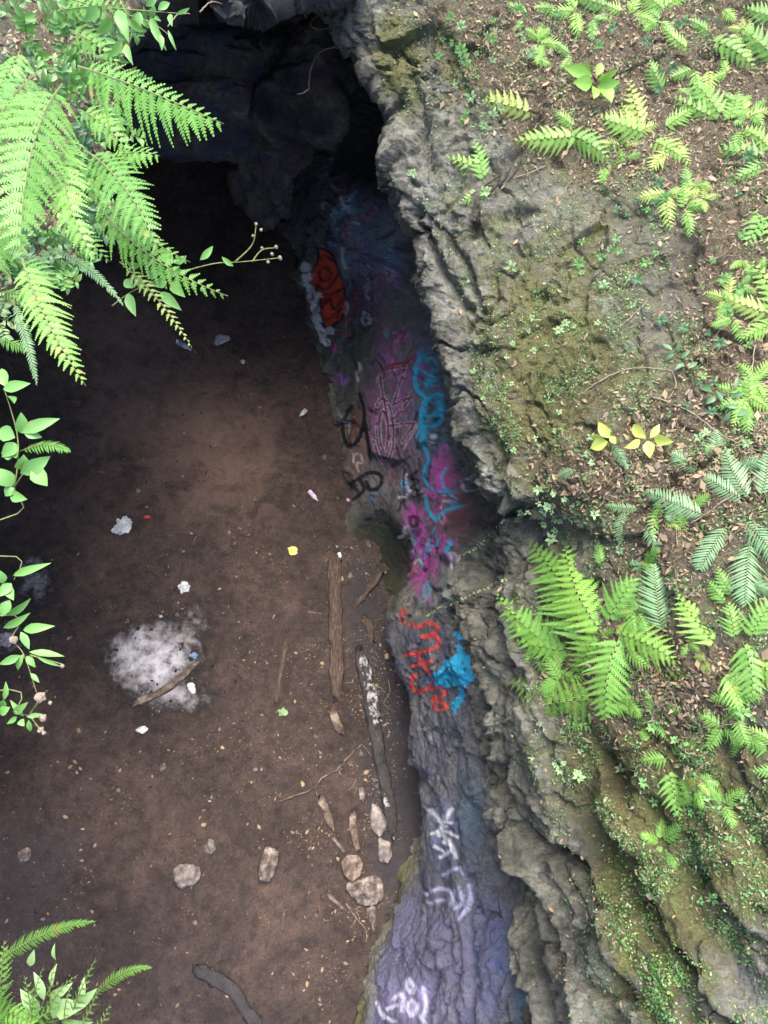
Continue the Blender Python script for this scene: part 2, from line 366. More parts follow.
sw = np.abs(np.sin(ax2*np.pi)); d += lobes*(.07*(sw**.45-.7))
CRE = [([(418, 228), (437, 262), (460, 300), (474, 314)], 5, .10), ([(452, 240), (470, 268), (490, 330)], 5, .06),
       ([(455, 608), (478, 648), (487, 700), (498, 750), (515, 800)], 6, .14), ([(480, 560), (498, 600), (505, 660)], 5, .10),
       ([(500, 820), (515, 850), (528, 900), (540, 950), (552, 1030)], 6, .26), ([(566, 850), (588, 882), (607, 930), (630, 985), (642, 1030)], 6, .26),
       ([(600, 812), (632, 846), (653, 900), (670, 932), (700, 980), (735, 1030)], 7, .26), ([(528, 824), (545, 850), (567, 862)], 5, .10),
       ([(530, 880), (552, 925), (576, 975), (582, 1030)], 5, .13), ([(690, 840), (705, 880), (740, 930), (768, 950)], 7, .12),
       ([(440, 25), (455, 60), (470, 110)], 5, .07), ([(410, 60), (425, 110), (432, 170)], 5, .06), ([(520, 500), (530, 540), (535, 580)], 5, .10),
       ([(520, 150), (497, 172), (478, 205), (470, 230)], 6, .12), ([(420, 770), (440, 800), (448, 860), (440, 900)], 5, .09), ([(468, 880), (470, 920), (478, 1030)], 4, .12),
       ([(448, 930), (455, 970), (460, 1030)], 4, .10), ([(480, 540), (470, 570), (455, 595), (425, 612)], 6, .10), ([(440, 960), (425, 1000), (430, 1040)], 4, .08)]
wx = X0+5*fbm(V+80, 3, 4.0); wy = YY+5*fbm(V+90, 3, 4.0)
for pts, w, dep in CRE:
    x0, x1 = min(p[0] for p in pts)-40, max(p[0] for p in pts)+40; y0, y1 = min(p[1] for p in pts)-40, max(p[1] for p in pts)+40
    m = (wx > x0) & (wx < x1) & (wy > y0) & (wy < y1)
    if pts[0][0] < 480 and False: continue
    dd, side = segd(wx[m], wy[m], pts)
    pr = np.exp(-(dd/w)**2)*dep
    lift = np.where(side < 0, np.exp(-(dd/(w*2.4))**2)*dep*.55, 0)*(1-np.exp(-(dd/w)**2))
    d[m] += -pr+lift
amp = sstep(0.0, 1.0, U)*.85+.15
amp = amp*(1-.5*sstep(6.0, 7.0, U)*(1-.6*wl))
wallflat = sstep(1, 1.6, U)*(1-sstep(3, 3.6, U))*sstep(240, 300, YY)*(1-sstep(690, 740, YY))
amp *= 1-.45*wallflat
d *= amp
d *= 1-.35*wl*(1-sstep(3.2, 4.0, U))
# green hollow at the wall foot
d *= 1-.7*hol
V2 = V+N0*d[..., None]
V2 = V2+.012*np.stack([fbm(V2+11, 2, 22), fbm(V2+12, 2, 22), fbm(V2+13, 2, 22)], -1)
PX, PY, PZ = proj(V2)
N2 = gnormal(V2)
if (N2*cent).sum(-1)[:, 60:].mean() < 0: N2 = -N2
# ---- zones: moss, soil, pale rock
def blob(x, y, rx, ry): return np.exp(-(((PX-x)/rx)**2+((PY-y)/ry)**2))
hill = sstep(5.6, 6.5, U)
moss = .12+.18*fbm(V2+77, 3, 1.3); soil = np.zeros_like(PX); pale = np.zeros_like(PX)
moss = moss+hill*.40+.6*blob(395, 70, 22, 55)+.25*blob(560, 330, 70, 120)+.35*blob(540, 400, 90, 80)+.35*blob(620, 760, 90, 50)+.45*blob(690, 830, 110, 90)
moss += .3*blob(470, 60, 25, 40)+.35*blob(600, 640, 90, 60)+.4*blob(640, 900, 60, 120)+.75*blob(350, 1000, 26, 60)*(U < 2.2)+.6*blob(400, 890, 24, 60)*(U < 1.5)+.8*blob(385, 560, 36, 50)*(U < 2.1)
moss -= .5*blob(560, 940, 42, 110)+.3*blob(760, 980, 50, 60)
soil = hill*(.95*blob(620, 30, 150, 60)+.75*blob(540, 80, 50, 60)+.9*blob(700, 130, 120, 60)+.8*blob(740, 320, 55, 120)+.6*blob(700, 480, 90, 55)+.7*blob(600, 480, 70, 28)
      + .9*blob(600, 680, 75, 40)+.5*blob(720, 690, 80, 40)+.3*blob(660, 600, 90, 70)+.25)
soil += hill*.22*fbm(V2+70, 3, 2.0)
soil += (X0 > 768)*.3
pale = .55*blob(440, 200, 40, 140)+.5*blob(480, 380, 35, 90)+.45*blob(400, 30, 40, 40)+.5*blob(555, 760, 35, 50)+.3*blob(540, 600, 20, 40)+.4*blob(740, 1000, 60, 50)+.25*blob(380, 190, 22, 50)+.35*blob(500,480,30,40)
pale += hill*np.clip(.45*fbm(V2+88, 3, 1.8)-.02, 0, .5)+.42*hill*sstep(760, 880, PY)
pale *= sstep(3.8, 4.6, U)+.5*blob(380, 190, 30, 60)
ZONE = np.stack([np.clip(moss, 0, 1), np.clip(soil, 0, 1), np.clip(pale, 0, 1), np.ones_like(PX)], -1)
# ---- graffiti
PAINT = np.zeros(PX.shape+(4,)); PAINT[..., :3] = .1
TAGM = {}
onwall = (U > .95) & (U < 4.0)
JX = PX+.35*fbm(V2+51, 2, 9); JY = PY+.35*fbm(V2+52, 2, 9)
def lay(colr, a, mask=None):
    a = np.clip(a, 0, 1)*onwall
    A0 = PAINT[..., 3]; A = a+A0*(1-a)
    for i in range(3): PAINT[..., i] = np.where(A > 1e-4, (colr[i]*a+PAINT[..., i]*A0*(1-a))/np.maximum(A, 1e-4), PAINT[..., i])
    PAINT[..., 3] = A
def mark(tagname, a):
    if tagname: TAGM[tagname] = np.maximum(TAGM.get(tagname, np.zeros_like(PX)), a*onwall)
def s4(p, ox, oy, s=3.2): return [(ox+x/s, oy+y/s) for x, y in p]
A4 = lambda *p: s4(p, 280, 200); A5 = lambda *p: s4(p, 300, 400); A8 = lambda *p: s4(p, 340, 580); A7 = lambda *p: s4(p, 350, 784)
def stroke(pts, w, colr, a=.9, soft=1.0, t=None, halo=None):
    if len(pts) > 2 and len(pts) < 14 and t not in ('f',) and not (t == 'c' and len(pts) < 7): pts = [tuple(q) for q in smoothline(pts, len(pts)*3)]
    m = (PX > min(p[0] for p in pts)-12) & (PX < max(p[0] for p in pts)+12) & (PY > min(p[1] for p in pts)-12) & (PY < max(p[1] for p in pts)+12) & onwall
    dd = np.full(PX.shape, 99.0); dd[m] = segd(JX[m], JY[m], pts)[0]
    if halo: lay(halo[0], .85*(1-sstep(w/2+halo[1]-.3, w/2+halo[1]+.7, dd))); mark(t, (1-sstep(w/2+halo[1], w/2+halo[1]+.7, dd)))
    f = 1-sstep(w/2-soft*.5, w/2+soft*.6, dd); lay(colr, a*f); mark(t, f)
def strokes(ps, w, colr, t, halo):
    for p in ps: stroke(p, w+2*halo[1], halo[0], .8, 1.0, t)
    for p in ps: stroke(p, w, colr, .97, .9, t)
def fill(pts, colr, a=.9, t=None):
    f = inpoly(JX, JY, pts).astype(float); lay(colr, a*f); mark(t, f)
def haze_(x, y, rx, ry, colr, a, nz=0.0):
    f = np.exp(-(((PX-x)/rx)**2+((PY-y)/ry)**2)**1.5)
    if nz: f = f*sstep(.5-nz, .5+nz*.2, .5+.5*fbm(V2+x, 3, 7.0))
    lay(colr, a*f)
PURP = (.13, .06, .16); BLU = (.03, .28, .60); CYN = (.03, .52, .88); MAG = (.72, .08, .55); WH = (.82, .82, .88); BK = (.012, .012, .016); RED = (.80, .08, .04); LIL = (.42, .42, .78)
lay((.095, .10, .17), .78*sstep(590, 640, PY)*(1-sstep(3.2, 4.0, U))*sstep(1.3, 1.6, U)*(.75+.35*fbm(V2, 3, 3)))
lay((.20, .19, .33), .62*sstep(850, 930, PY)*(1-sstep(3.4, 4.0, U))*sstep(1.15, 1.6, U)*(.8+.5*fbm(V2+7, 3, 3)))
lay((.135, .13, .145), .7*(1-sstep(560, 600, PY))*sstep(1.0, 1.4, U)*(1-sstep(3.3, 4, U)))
lay((.03, .03, .04), .7*(1-sstep(200, 260, PY)))  # far wall: shade under the overhang put into the colour
haze_(365, 240, 26, 40, (.16, .25, .34), .7, .5); haze_(350, 225, 20, 30, (.22, .17, .26), .7, .4); haze_(372, 290, 22, 50, PURP, .8, .3); haze_(352, 300, 14, 30, (.16, .05, .10), .7)
haze_(395, 395, 28, 62, (.34, .13, .30), .85, .35); haze_(425, 390, 14, 60, (.10, .24, .42), .7, .3); haze_(375, 250, 30, 34, (.26, .34, .46), .6, .5); haze_(355, 350, 25, 40, (.06, .09, .08), .7); haze_(436, 430, 18, 70, (.09, .22, .32), .6, .4); haze_(357, 440, 12, 42, (.30, .13, .06), .7, .6)
haze_(380, 495, 24, 26, (.30, .27, .28), .75, .3); haze_(440, 480, 18, 26, MAG, .8, .35); haze_(425, 560, 16, 34, MAG, .8, .25); haze_(413, 520, 10, 16, MAG, .8, .3); haze_(450, 515, 22, 26, (.30, .03, .08), .6, .3); haze_(447, 590, 16, 26, (.22, .3, .33), .5, .4)
haze_(390, 255, 12, 14, (.05, .20, .34), .7, .2); haze_(400, 330, 14, 30, (.05, .14, .12), .6, .4)
lay((.012, .02, .008), .85*np.exp(-(((PX-378)/40)**2+((PY-553)/50)**2)**2)*(U < 2.02))  # green algae, darkened to carry the hollow's overhang shade
rs = random.Random(5)                                  # older, half covered tags all over the wall
for k in range(150):
    yv = rs.uniform(190, 600); e0 = np.interp(yv, [190, 250, 330, 400, 480, 560, 600], [320, 312, 325, 340, 352, 416, 405]); e1 = np.interp(yv, [190, 250, 330, 400, 480, 560, 600], [365, 400, 430, 452, 480, 470, 460])
    x = rs.uniform(e0, e1); c_ = rs.choice([(.70, .10, .55), (.45, .14, .60), (.08, .46, .78), (.80, .78, .84), (.75, .72, .80), (.02, .02, .03), (.10, .26, .28), (.45, .10, .14), (.40, .30, .48), (.03, .05, .10), (.02, .02, .03)])
    L_ = rs.uniform(4, 13); a_ = rs.uniform(0, 6.28); pts = [(x, yv)]
    for j in range(rs.randint(2, 5)): a_ += rs.choice([-1.9, -1.2, 1.2, 1.9, .5]); pts.append((pts[-1][0]+L_*.6*math.cos(a_), pts[-1][1]+L_*math.sin(a_)))
    stroke(pts, rs.uniform(1.2, 3.2), c_, rs.uniform(.5, .9)*(.7 if yv < 260 else 1), rs.uniform(.8, 1.6))
# red and white tag
t = 'a'
fill(A4((125, 150), (168, 178), (197, 250), (207, 300), (200, 372), (150, 412), (130, 350), (125, 300), (93, 265), (85, 240), (118, 205)), RED, .95, t)
for p in ([(150, 128), (155, 160), (170, 180)], [(125, 150), (168, 178), (197, 250), (207, 300), (200, 372), (150, 412), (130, 350), (125, 300), (93, 265), (85, 240), (118, 205), (125, 150)],
          [(150, 215), (165, 235), (150, 260), (130, 250), (130, 225), (150, 215)], [(120, 275), (150, 285), (190, 235)], [(135, 300), (170, 300), (200, 285)], [(135, 345), (160, 315), (170, 350), (200, 320)], [(150, 180), (180, 200)], [(145, 385), (170, 370), (195, 350)]):
    stroke(A4(*p), 2.0, BK, .95, t=t)
for x, y, r in ((80, 215, 17), (84, 245, 17), (80, 265, 13), (98, 285, 14), (105, 312, 20), (122, 302, 10), (112, 345, 16), (116, 378, 16), (122, 405, 12), (135, 425, 15), (160, 418, 13), (150, 455, 13), (135, 445, 10)):
    stroke(A4((x, y), (x+1, y+2)), 2*r/3.2+2.2, BK, .95, .6, t)
for x, y, r in ((80, 215, 17), (84, 245, 17), (80, 265, 13), (98, 285, 14), (105, 312, 20), (122, 302, 10), (112, 345, 16), (116, 378, 16), (122, 405, 12), (135, 425, 15), (160, 418, 13), (150, 455, 13), (135, 445, 10)):
    stroke(A4((x, y), (x+1, y+2)), 2*r/3.2, WH, .95, .6, t)
for p in ([(70, 235), (92, 232)], [(128, 420), (140, 430)], [(150, 448), (155, 460)], [(104, 300), (108, 320)]): stroke(A4(*p), 1.1, BK, .9, t=t)
# small far tags
for p, w in (([(280, 210), (290, 225), (272, 240), (288, 262), (270, 280)], 2.6), ([(285, 280), (275, 300), (285, 318)], 2.6), ([(270, 360), (262, 385), (275, 400), (295, 380)], 2.4), ([(285, 365), (295, 385)], 2), ([(350, 190), (340, 220), (352, 262), (362, 225), (352, 190)], 1.8)):
    stroke(A4(*p), w, (.42, .42, .58), .8, t='b')
for p in ([(275, 120), (300, 140), (310, 175), (290, 190)], [(240, 95), (225, 150), (210, 200)], [(205, 240), (225, 265), (215, 300)]): stroke(A4(*p), 3, (.12, .28, .42), .6, 2.5)
stroke(A4((330, 462), (316, 480), (325, 508), (343, 500), (345, 475), (330, 462)), 2.4, (.30, .10, .36), .85)
# purple letters with white edges
t = 'c'
strokes([A4(*p) for p in ([(340, 545), (402, 530), (362, 655), (425, 628), (360, 705)], [(350, 722), (432, 714), (390, 775)], [(320, 560), (332, 640), (345, 700), (350, 768)])]
        + [[(300+(268+rx*math.cos(a))/3.2, 400+(98+ry*math.sin(a)+10*math.cos(a))/3.2) for a in np.linspace(0, 2*math.pi, 26)] for rx, ry in ((32, 102), (14, 62))], 2.0, (.16, .015, .08), t, ((.80, .66, .80), .7))
stroke(A4((335, 540), (370, 525), (405, 520), (428, 500)), 4, (.28, .03, .05), .8); stroke(A4((280, 620), (300, 700), (292, 760)), 3, (.35, .10, .30), .8, 2)
stroke(A5((330, 160), (360, 110), (385, 60)), 2, (.55, .42, .55), .8, t=t); stroke(A5((310, 150), (325, 190), (350, 180)), 2.2, BK, .8)
# black Y-like letter and black R
t = 'd'
strokes([A5(*p) for p in ([(165, 20), (142, 60), (138, 110), (158, 150), (185, 130), (203, 80), (205, 30), (192, -20)], [(205, 60), (214, 110), (226, 190)])], 4.2, BK, t, ((.26, .22, .23), .9))
t = 'e'
strokes([A5(*p) for p in ([(160, 270), (190, 250), (225, 232), (255, 238), (262, 262), (245, 285), (222, 285), (212, 262)], [(190, 252), (205, 285), (190, 305), (170, 318)])], 4.2, BK, t, ((.24, .23, .24), .9))
# small black M +
t = 'f'
for p in ([(336, 222), (332, 270), (334, 325)], [(345, 245), (378, 225), (355, 252), (385, 258), (352, 282), (382, 290)], [(375, 288), (378, 330)], [(362, 312), (392, 300)]):
    stroke(A5(*p), 2.0, BK, .92, t=t)
# cyan scrawl
t = 'g'
for p, w in (([(398, 8), (386, 50), (410, 85), (448, 70), (452, 30), (432, 5)], 3.4), ([(386, 70), (394, 140), (412, 190), (395, 235), (410, 272), (440, 292), (492, 296)], 3.0),
          ([(468, 222), (450, 255), (472, 292)], 2.8), ([(404, 312), (410, 352), (434, 382), (462, 356), (522, 338)], 3.4), ([(480, 455), (470, 485)], 3.4)): stroke(A5(*p), w, CYN, .9, 1.6, t)
for p, w in (([(452, 495), (433, 545), (438, 605), (468, 640), (452, 700), (466, 742), (452, 768)], 4.2), ([(466, 590), (500, 572)], 3.2), ([(470, 640), (512, 620), (515, 680), (472, 692)], 3.2), ([(490, 690), (520, 660)], 3), ([(440, 540), (475, 560), (470, 600)], 2.6)): stroke(A4(*p), w, CYN, .9, 1.6, t)
for p in ([(355, 330), (375, 385), (400, 420)], [(380, 370), (350, 400), (335, 395)], [(410, 300), (450, 280), (440, 240)]): stroke(A5(*p), 2.4, MAG, .8, 2)
stroke(A5((352, 375), (372, 375), (375, 400), (355, 402), (352, 375)), 3.2, BK, .85, 1.5); stroke(A5((440, 440), (470, 410), (510, 400)), 2.4, (.12, .10, .14), .8, 1.5); stroke(A5((455, 500), (470, 520)), 7, BK, .8, 3)
# red M + J & lettering
t = 'h'; RR = (.85, .07, .06)
for p, w in (([(200, 92), (192, 125), (208, 135), (212, 95)], 1.9), ([(215, 150), (232, 135), (240, 152)], 1.6), ([(245, 152), (285, 138), (312, 150), (300, 172), (262, 182), (305, 180), (318, 200), (300, 220), (212, 240)], 3.6),
          ([(232, 275), (300, 258)], 3.4), ([(252, 240), (276, 288)], 3.4), ([(232, 308), (230, 338), (250, 358), (280, 346), (292, 318), (282, 290)], 3.6), ([(228, 312), (245, 308)], 3),
          ([(292, 350), (320, 342), (338, 358), (318, 378), (298, 372), (318, 392), (345, 400), (328, 416), (302, 408), (296, 385)], 3.0)): stroke(A8(*p), w, RR, .93, 1.2, t)
# cyan splash
t = 'i'
fill(A8((378, 172), (374, 235), (330, 265), (300, 310), (302, 335), (345, 348), (382, 332), (384, 368), (352, 398), (366, 428), (402, 372), (398, 342), (432, 320), (428, 250), (440, 240), (398, 238), (388, 200), (408, 186)), CYN, .93, t)
for p in ([(300, 300), (280, 330)], [(430, 262), (445, 250)], [(370, 400), (368, 425)], [(380, 170), (412, 186)]): stroke(A8(*p), 3, CYN, .9, 2, t)
for p in ([(345, 320), (365, 345), (385, 340)], [(330, 300), (350, 280), (372, 300)], [(390, 260), (400, 290)]): stroke(A8(*p), 1.6, BK, .8, 1.2, t)
stroke(A5((495, 750), (520, 745), (545, 760)), 4, CYN, .8, 2.5)
# white scribbles below
t = 'j'
haze_(445, 835, 14, 28, (.25, .28, .52), .8, .35)
for p, w in (([(262, 85), (280, 110), (305, 135)], 3), ([(325, 82), (300, 125), (285, 165)], 3), ([(285, 150), (320, 190), (340, 235)], 3), ([(262, 160), (300, 150), (345, 170)], 2.4), ([(290, 235), (330, 205), (300, 185)], 2.6), ([(270, 200), (300, 215)], 2.2), ([(280, 120), (330, 125)], 2)): stroke(A7(*p), w*1.25, (.88, .88, .95), .95, 2.4, t)
for p in ([(245, 352), (290, 335), (330, 350), (325, 385)], [(380, 325), (386, 375), (350, 430)], [(350, 330), (360, 380), (335, 400)], [(300, 290), (345, 270), (370, 300)], [(255, 380), (300, 372)]): stroke(A7(*p), 3.4, (.62, .62, .92), .85, 3, t)
t = 'k'
haze_(410, 1000, 26, 20, (.40, .36, .68), .7, .45)
for p in ([(88, 700), (100, 735), (140, 760)], [(190, 625), (206, 648), (196, 668), (182, 650), (190, 625)], [(196, 690), (212, 712), (200, 742), (186, 720), (196, 690)], [(232, 655), (244, 700), (236, 740)], [(140, 690), (160, 672), (172, 690), (168, 725)], [(120, 720), (150, 708)], [(228, 745), (240, 765)]):
    stroke(A7(*p), 3.6, (.80, .76, .95), .95, 2.6, t)
haze_(500, 960, 24, 50, (.13, .17, .36), .65, .5); haze_(525, 1000, 8, 40, (.10, .30, .55), .6, .3); haze_(470, 830, 16, 40, (.08, .12, .16), .5)
haze_(470, 800, 14, 40, (.10, .17, .22), .5)
faces = grid_faces(ncol, nr)
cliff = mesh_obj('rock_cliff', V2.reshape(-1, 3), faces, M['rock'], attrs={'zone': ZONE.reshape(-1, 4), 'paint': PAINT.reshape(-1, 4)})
cliff['kind'] = 'structure'
NAMES = {'a': 'red block letters outlined in black above a strip of white blob letters', 'b': 'small pale squiggles deep in the shade of the wall', 'c': 'maroon letters and ring edged in white on the purple patch',
         'd': 'tall black letter with a looped stroke over an orange patch', 'e': 'black curled letter like an R above the mossy hollow', 'f': 'thin black M and plus sign', 'g': 'bright blue looping scrawl below the rock lip',
         'h': 'red hand painted m + J and an ampersand sign', 'i': 'solid bright blue paint splash beside the red letters', 'j': 'white crossed strokes and swirls on the violet rock', 'k': 'lilac white scribble low on the wall foot'}
fl = faces
for k, a in TAGM.items():
    a = a.ravel(); fm = (a[fl].mean(1) > .45)
    if fm.sum() < 6: continue
    f = fl[fm]; ids, inv = np.unique(f, return_inverse=True)
    vv = V2.reshape(-1, 3)[ids]+N2.reshape(-1, 3)[ids]*.0025
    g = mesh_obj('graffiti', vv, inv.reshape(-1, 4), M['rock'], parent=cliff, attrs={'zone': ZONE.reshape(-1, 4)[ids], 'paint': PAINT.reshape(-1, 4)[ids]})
    g['label'] = NAMES[k]
# helper: nearest surface seen through a pixel
bv = BVHTree.FromPolygons([tuple(q) for q in V2[::2, ::2].reshape(-1, 3)], grid_faces(V2[::2, ::2].shape[1], V2[::2, ::2].shape[0]).tolist())
def hit(px, py, default=3.6):
    r = ray(px, py); h = bv.ray_cast(Vector(CAM), Vector(r))
    if h[0] is None: p = PD(px, py, default); return p, nrm(CAM-p), default
    p = np.array(h[0]); n = np.array(h[1]); n = n if n.dot(CAM-p) > 0 else -n
    return p, n, float(proj(p)[2])

# ================================================================== FLOOR
def floor_z(x, y):
    q = np.stack([x, y, np.zeros_like(x)], -1); return .05*fbm(q, 3, .5)+.026*fbm(q+4, 4, 2.4)+.010*ridged(q+8, 4, 5.5)+.006*fbm(q+8, 3, 14)
xs = np.concatenate([np.arange(-16, -5, .3), np.arange(-5, 2.4, .022), np.arange(2.4, 9, .3)])
yy = np.concatenate([np.arange(-9, -2.2, .3), np.arange(-2.2, 6, .022), np.arange(6, 16, .08)])
FX, FY = np.meshgrid(xs, yy); FZ = floor_z(FX, FY)
fv = np.stack([FX, FY, FZ], -1); fx, fy, _ = proj(fv)
def fb(x, y, rx, ry): return np.exp(-(((fx-x)/rx)**2+((fy-y)/ry)**2))
def gb(x, y, rx, ry): return np.exp(-(((fx-x)/rx)**2+((fy-y)/ry)**2)**1.4)
okf = (fy > -600) & (fy < 1800)
ash = np.clip(1.25*fb(150, 660, 38, 36)+.35*fb(200, 625, 22, 26)+.55*gb(35, 580, 22, 28)+.45*gb(190, 700, 30, 14)+.25*gb(240,600,14,14)+.4*gb(10,640,20,30), 0, 1)
dry = np.clip(.85*fb(120, 318, 80, 50)+.75*fb(205, 420, 80, 70)+.3*fb(120, 480, 120, 90)+.5*fb(110, 410, 40, 40)+.3*fb(250, 480, 60, 60)+.15*fb(210, 780, 120, 90)+.15*fb(250, 650, 90, 80), 0, 1)  # lighter clay mask: painted pools of light on the open floor
wet = np.clip(.6*fb(30, 900, 90, 110)+.15*fb(20, 740, 90, 50)+.95*fb(395, 760, 42, 170)+.5*fb(360, 600, 22, 60), 0, 1)  # damp on the left; shade along the wall foot painted on the right
# shallow scrape lines
FZ2 = FZ+.035*ash*(.6+.6*fbm(fv, 3, 6))
fv[..., 2] = FZ2
fl_o = mesh_obj('cave_floor', fv.reshape(-1, 3), grid_faces(len(xs), len(yy)), M['soil'], attrs={'zone': np.stack([ash*okf, dry*okf, wet*okf, np.ones_like(ash)], -1).reshape(-1, 4)})  # dry: painted pools of light; wet: damp plus painted wall-foot shade
fl_o['kind'] = 'structure'
def floorpt(px, py, h=0.0):
    p = P(px, py, 0.0); z = float(floor_z(np.array(p[0]), np.array(p[1])))
    p = P(px, py, z+h); return p
# ash heap, shares the floor's soil and ash
fi = grid_faces(len(xs), len(yy)); av = ash.ravel()-.1+.45*fbm(fv, 3, 5).ravel()*(ash.ravel() > .02); fm = av[fi].min(1) > .55
f = fi[fm]; ids, inv = np.unique(f, return_inverse=True); inside = (fx.ravel()[ids])
av_v = fv.reshape(-1, 3)[ids]+np.array([0, 0, .004])
ao = mesh_obj('ash', av_v, inv.reshape(-1, 4), M['soil'], attrs={'zone': np.stack([ash, dry, wet, np.ones_like(ash)], -1).reshape(-1, 4)[ids]})  # dry: painted pools of light; wet: damp plus painted wall-foot shade
tag(ao, 'pale grey ash of a burnt out campfire spread on the dirt', 'ash', kind='stuff')

# ================================================================== CAVE ROOF AND BACK, LEFT BANK
def roof():
    # edge of the roof in the view (x, y, z), left to right; the roof runs back (away from the view) and closes on the floor
    E = [(-900, 150, 5.2), (-300, 120, 5.0), (-80, 90, 4.8), (60, 60, 4.6), (130, -8, 5.0), (165, -20, 5.0), (198, -20, 5.0), (215, 4, 4.95), (240, 16, 4.9), (262, 0, 4.85), (275, -14, 4.85), (292, -16, 4.8), (306, -26, 4.85), (330, -40, 4.9), (420, -120, 5.0)]
    E = np.array(E, float); n = 420
    t = np.linspace(0, 1, n); s = np.linspace(0, 1, len(E)); e = np.stack([np.interp(t, s, E[:, i]) for i in range(3)], -1)
    B = P(e[:, 0], e[:, 1], e[:, 2]); rows = []
    prof = [(7.5, 2.6), (5, 1.9), (3, 1.5), (1.6, 1.0), (.9, .62), (.4, .38), (.12, .17), (0, 0), (.05, -.18), (.25, -.30), (.8, -.38), (1.8, -.45), (3.2, -.6), (5.0, -.9), (6.8, -1.8), (7.8, -3.2), (8.2, -6.0)]
    prof = smoothline(np.array(prof), 170)
    for dy, dz in prof:
        q = B.copy(); q[:, 1] += dy; q[:, 2] += dz; rows.append(q)
    Vr = np.array(rows); N = gnormal(Vr)
    if N[4, 200, 2] < 0: N = -N
    dd = .22*fbm(Vr+2, 3, .7)+.30*facets(Vr, 1.1, 4)+.10*facets(Vr, 3.2, 5)+.02*fbm(Vr, 3, 8)
    Vr = Vr+N*dd[..., None]
    px, py, _ = proj(Vr)
    z = np.stack([np.clip(.15+.35*fbm(Vr, 2, 1), 0, .5), np.zeros_like(px)+(Vr[..., 2] > 5.2)*.8, .55+0*px, np.ones_like(px)], -1)
    pa = np.zeros(px.shape+(4,)); pa[..., :3] = (.045, .042, .045); pa[..., 3] = np.clip(.65+.5*fbm(Vr+9, 3, 1.2), 0, .92)*(Vr[..., 2] < 4.95)  # dark coat on the underside paints in the shade of the cave
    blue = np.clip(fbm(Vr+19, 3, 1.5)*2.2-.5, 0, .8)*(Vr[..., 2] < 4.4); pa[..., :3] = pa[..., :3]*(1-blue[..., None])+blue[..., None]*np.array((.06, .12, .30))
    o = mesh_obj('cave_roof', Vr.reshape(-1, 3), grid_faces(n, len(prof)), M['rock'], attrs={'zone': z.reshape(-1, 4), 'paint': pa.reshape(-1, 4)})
    o['kind'] = 'structure'
roof()
def bank():
    E = [(-260, -420, 5.4), (60, -60, 5.0), (132, 10, 5.0), (128, 60, 5.05), (108, 130, 5.1), (92, 200, 5.15), (60, 262, 5.2), (18, 300, 5.25), (-50, 345, 5.3), (-420, 430, 5.2), (-720, 640, 5.1), (-720, 820, 5.1), (-320, 980, 5.4), (-60, 1080, 5.8), (10, 1160, 5.9), (60, 1400, 6.0)]
    E = np.array(E, float); n = 360; t = np.linspace(0, 1, n); s = np.linspace(0, 1, len(E)); e = np.stack([np.interp(t, s, E[:, i]) for i in range(3)], -1)
    prof = smoothline(np.array([(-1500, 1.1), (-700, .7), (-300, .45), (-120, .25), (-50, .15), (-12, .05), (0, 0), (-10, -.15), (-40, -.4), (-130, -1.2), (-260, -2.6), (-420, -5.9)]), 130)
    Vb = np.array([P(e[:, 0]+dx, e[:, 1], e[:, 2]+dz*1.0) for dx, dz in prof])
    N = gnormal(Vb); N = N if N[8, 180, 2] > 0 else -N
    w = np.linspace(1, 0, 130)[:, None]
    Vb = Vb+N*((.06*fbm(Vb+2, 4, 1.4)+.03*fbm(Vb, 3, 8)))[..., None]
    z = np.stack([.45+0*Vb[..., 0], .75+.3*fbm(Vb, 3, 2), 0*Vb[..., 0], 1+0*Vb[..., 0]], -1)
    pa = np.zeros(z.shape)
    o = mesh_obj('bank', Vb.reshape(-1, 3), grid_faces(n, 130), M['rock'], attrs={'zone': z.reshape(-1, 4), 'paint': pa.reshape(-1, 4)})
    o['kind'] = 'structure'
    return BVHTree.FromPolygons([tuple(q) for q in Vb.reshape(-1, 3)], grid_faces(n, 130).tolist())
bvb = bank()
def ico(r=1.0, sub=4):
    import bmesh
    bm = bmesh.new(); bmesh.ops.create_icosphere(bm, subdivisions=sub, radius=r)
    v = np.array([tuple(q.co) for q in bm.verts]); f = [tuple(q.index for q in fc.verts) for fc in bm.faces]; bm.free(); return v, f
def boulder(px, py, z, size, label, sub=6, seed=0, paint=(.05, .06, .12), pal=.2, name='boulder'):
    c = P(px, py, z); v, f = ico(1, sub); n = v.copy()
    v = v*(1+.24*fbm(n+seed, 3, 1.1)+.3*facets(n+seed, 1.5, 7)+.1*facets(n, 4, 8)+.03*fbm(n+seed, 3, 8))[:, None]
    v = v*np.array(size)+c
    fz = np.stack([.1+0*v[:, 0], 0*v[:, 0], pal+0*v[:, 0], 1+0*v[:, 0]], -1)
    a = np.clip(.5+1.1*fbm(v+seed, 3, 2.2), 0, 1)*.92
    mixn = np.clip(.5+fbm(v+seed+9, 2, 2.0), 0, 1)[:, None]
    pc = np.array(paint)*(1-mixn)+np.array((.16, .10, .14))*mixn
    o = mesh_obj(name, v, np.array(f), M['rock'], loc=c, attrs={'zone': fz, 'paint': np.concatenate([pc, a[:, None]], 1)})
    return tag(o, label, 'boulder')
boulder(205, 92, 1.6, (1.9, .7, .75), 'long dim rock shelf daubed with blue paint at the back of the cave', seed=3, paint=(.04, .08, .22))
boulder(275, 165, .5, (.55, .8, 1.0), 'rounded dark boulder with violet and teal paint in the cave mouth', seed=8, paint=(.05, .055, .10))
boulder(310, 95, 1.8, (.9, .8, .9), 'dark boulder wedged deepest in the cave, nearly lost in shade', seed=31, paint=(.03, .04, .08))

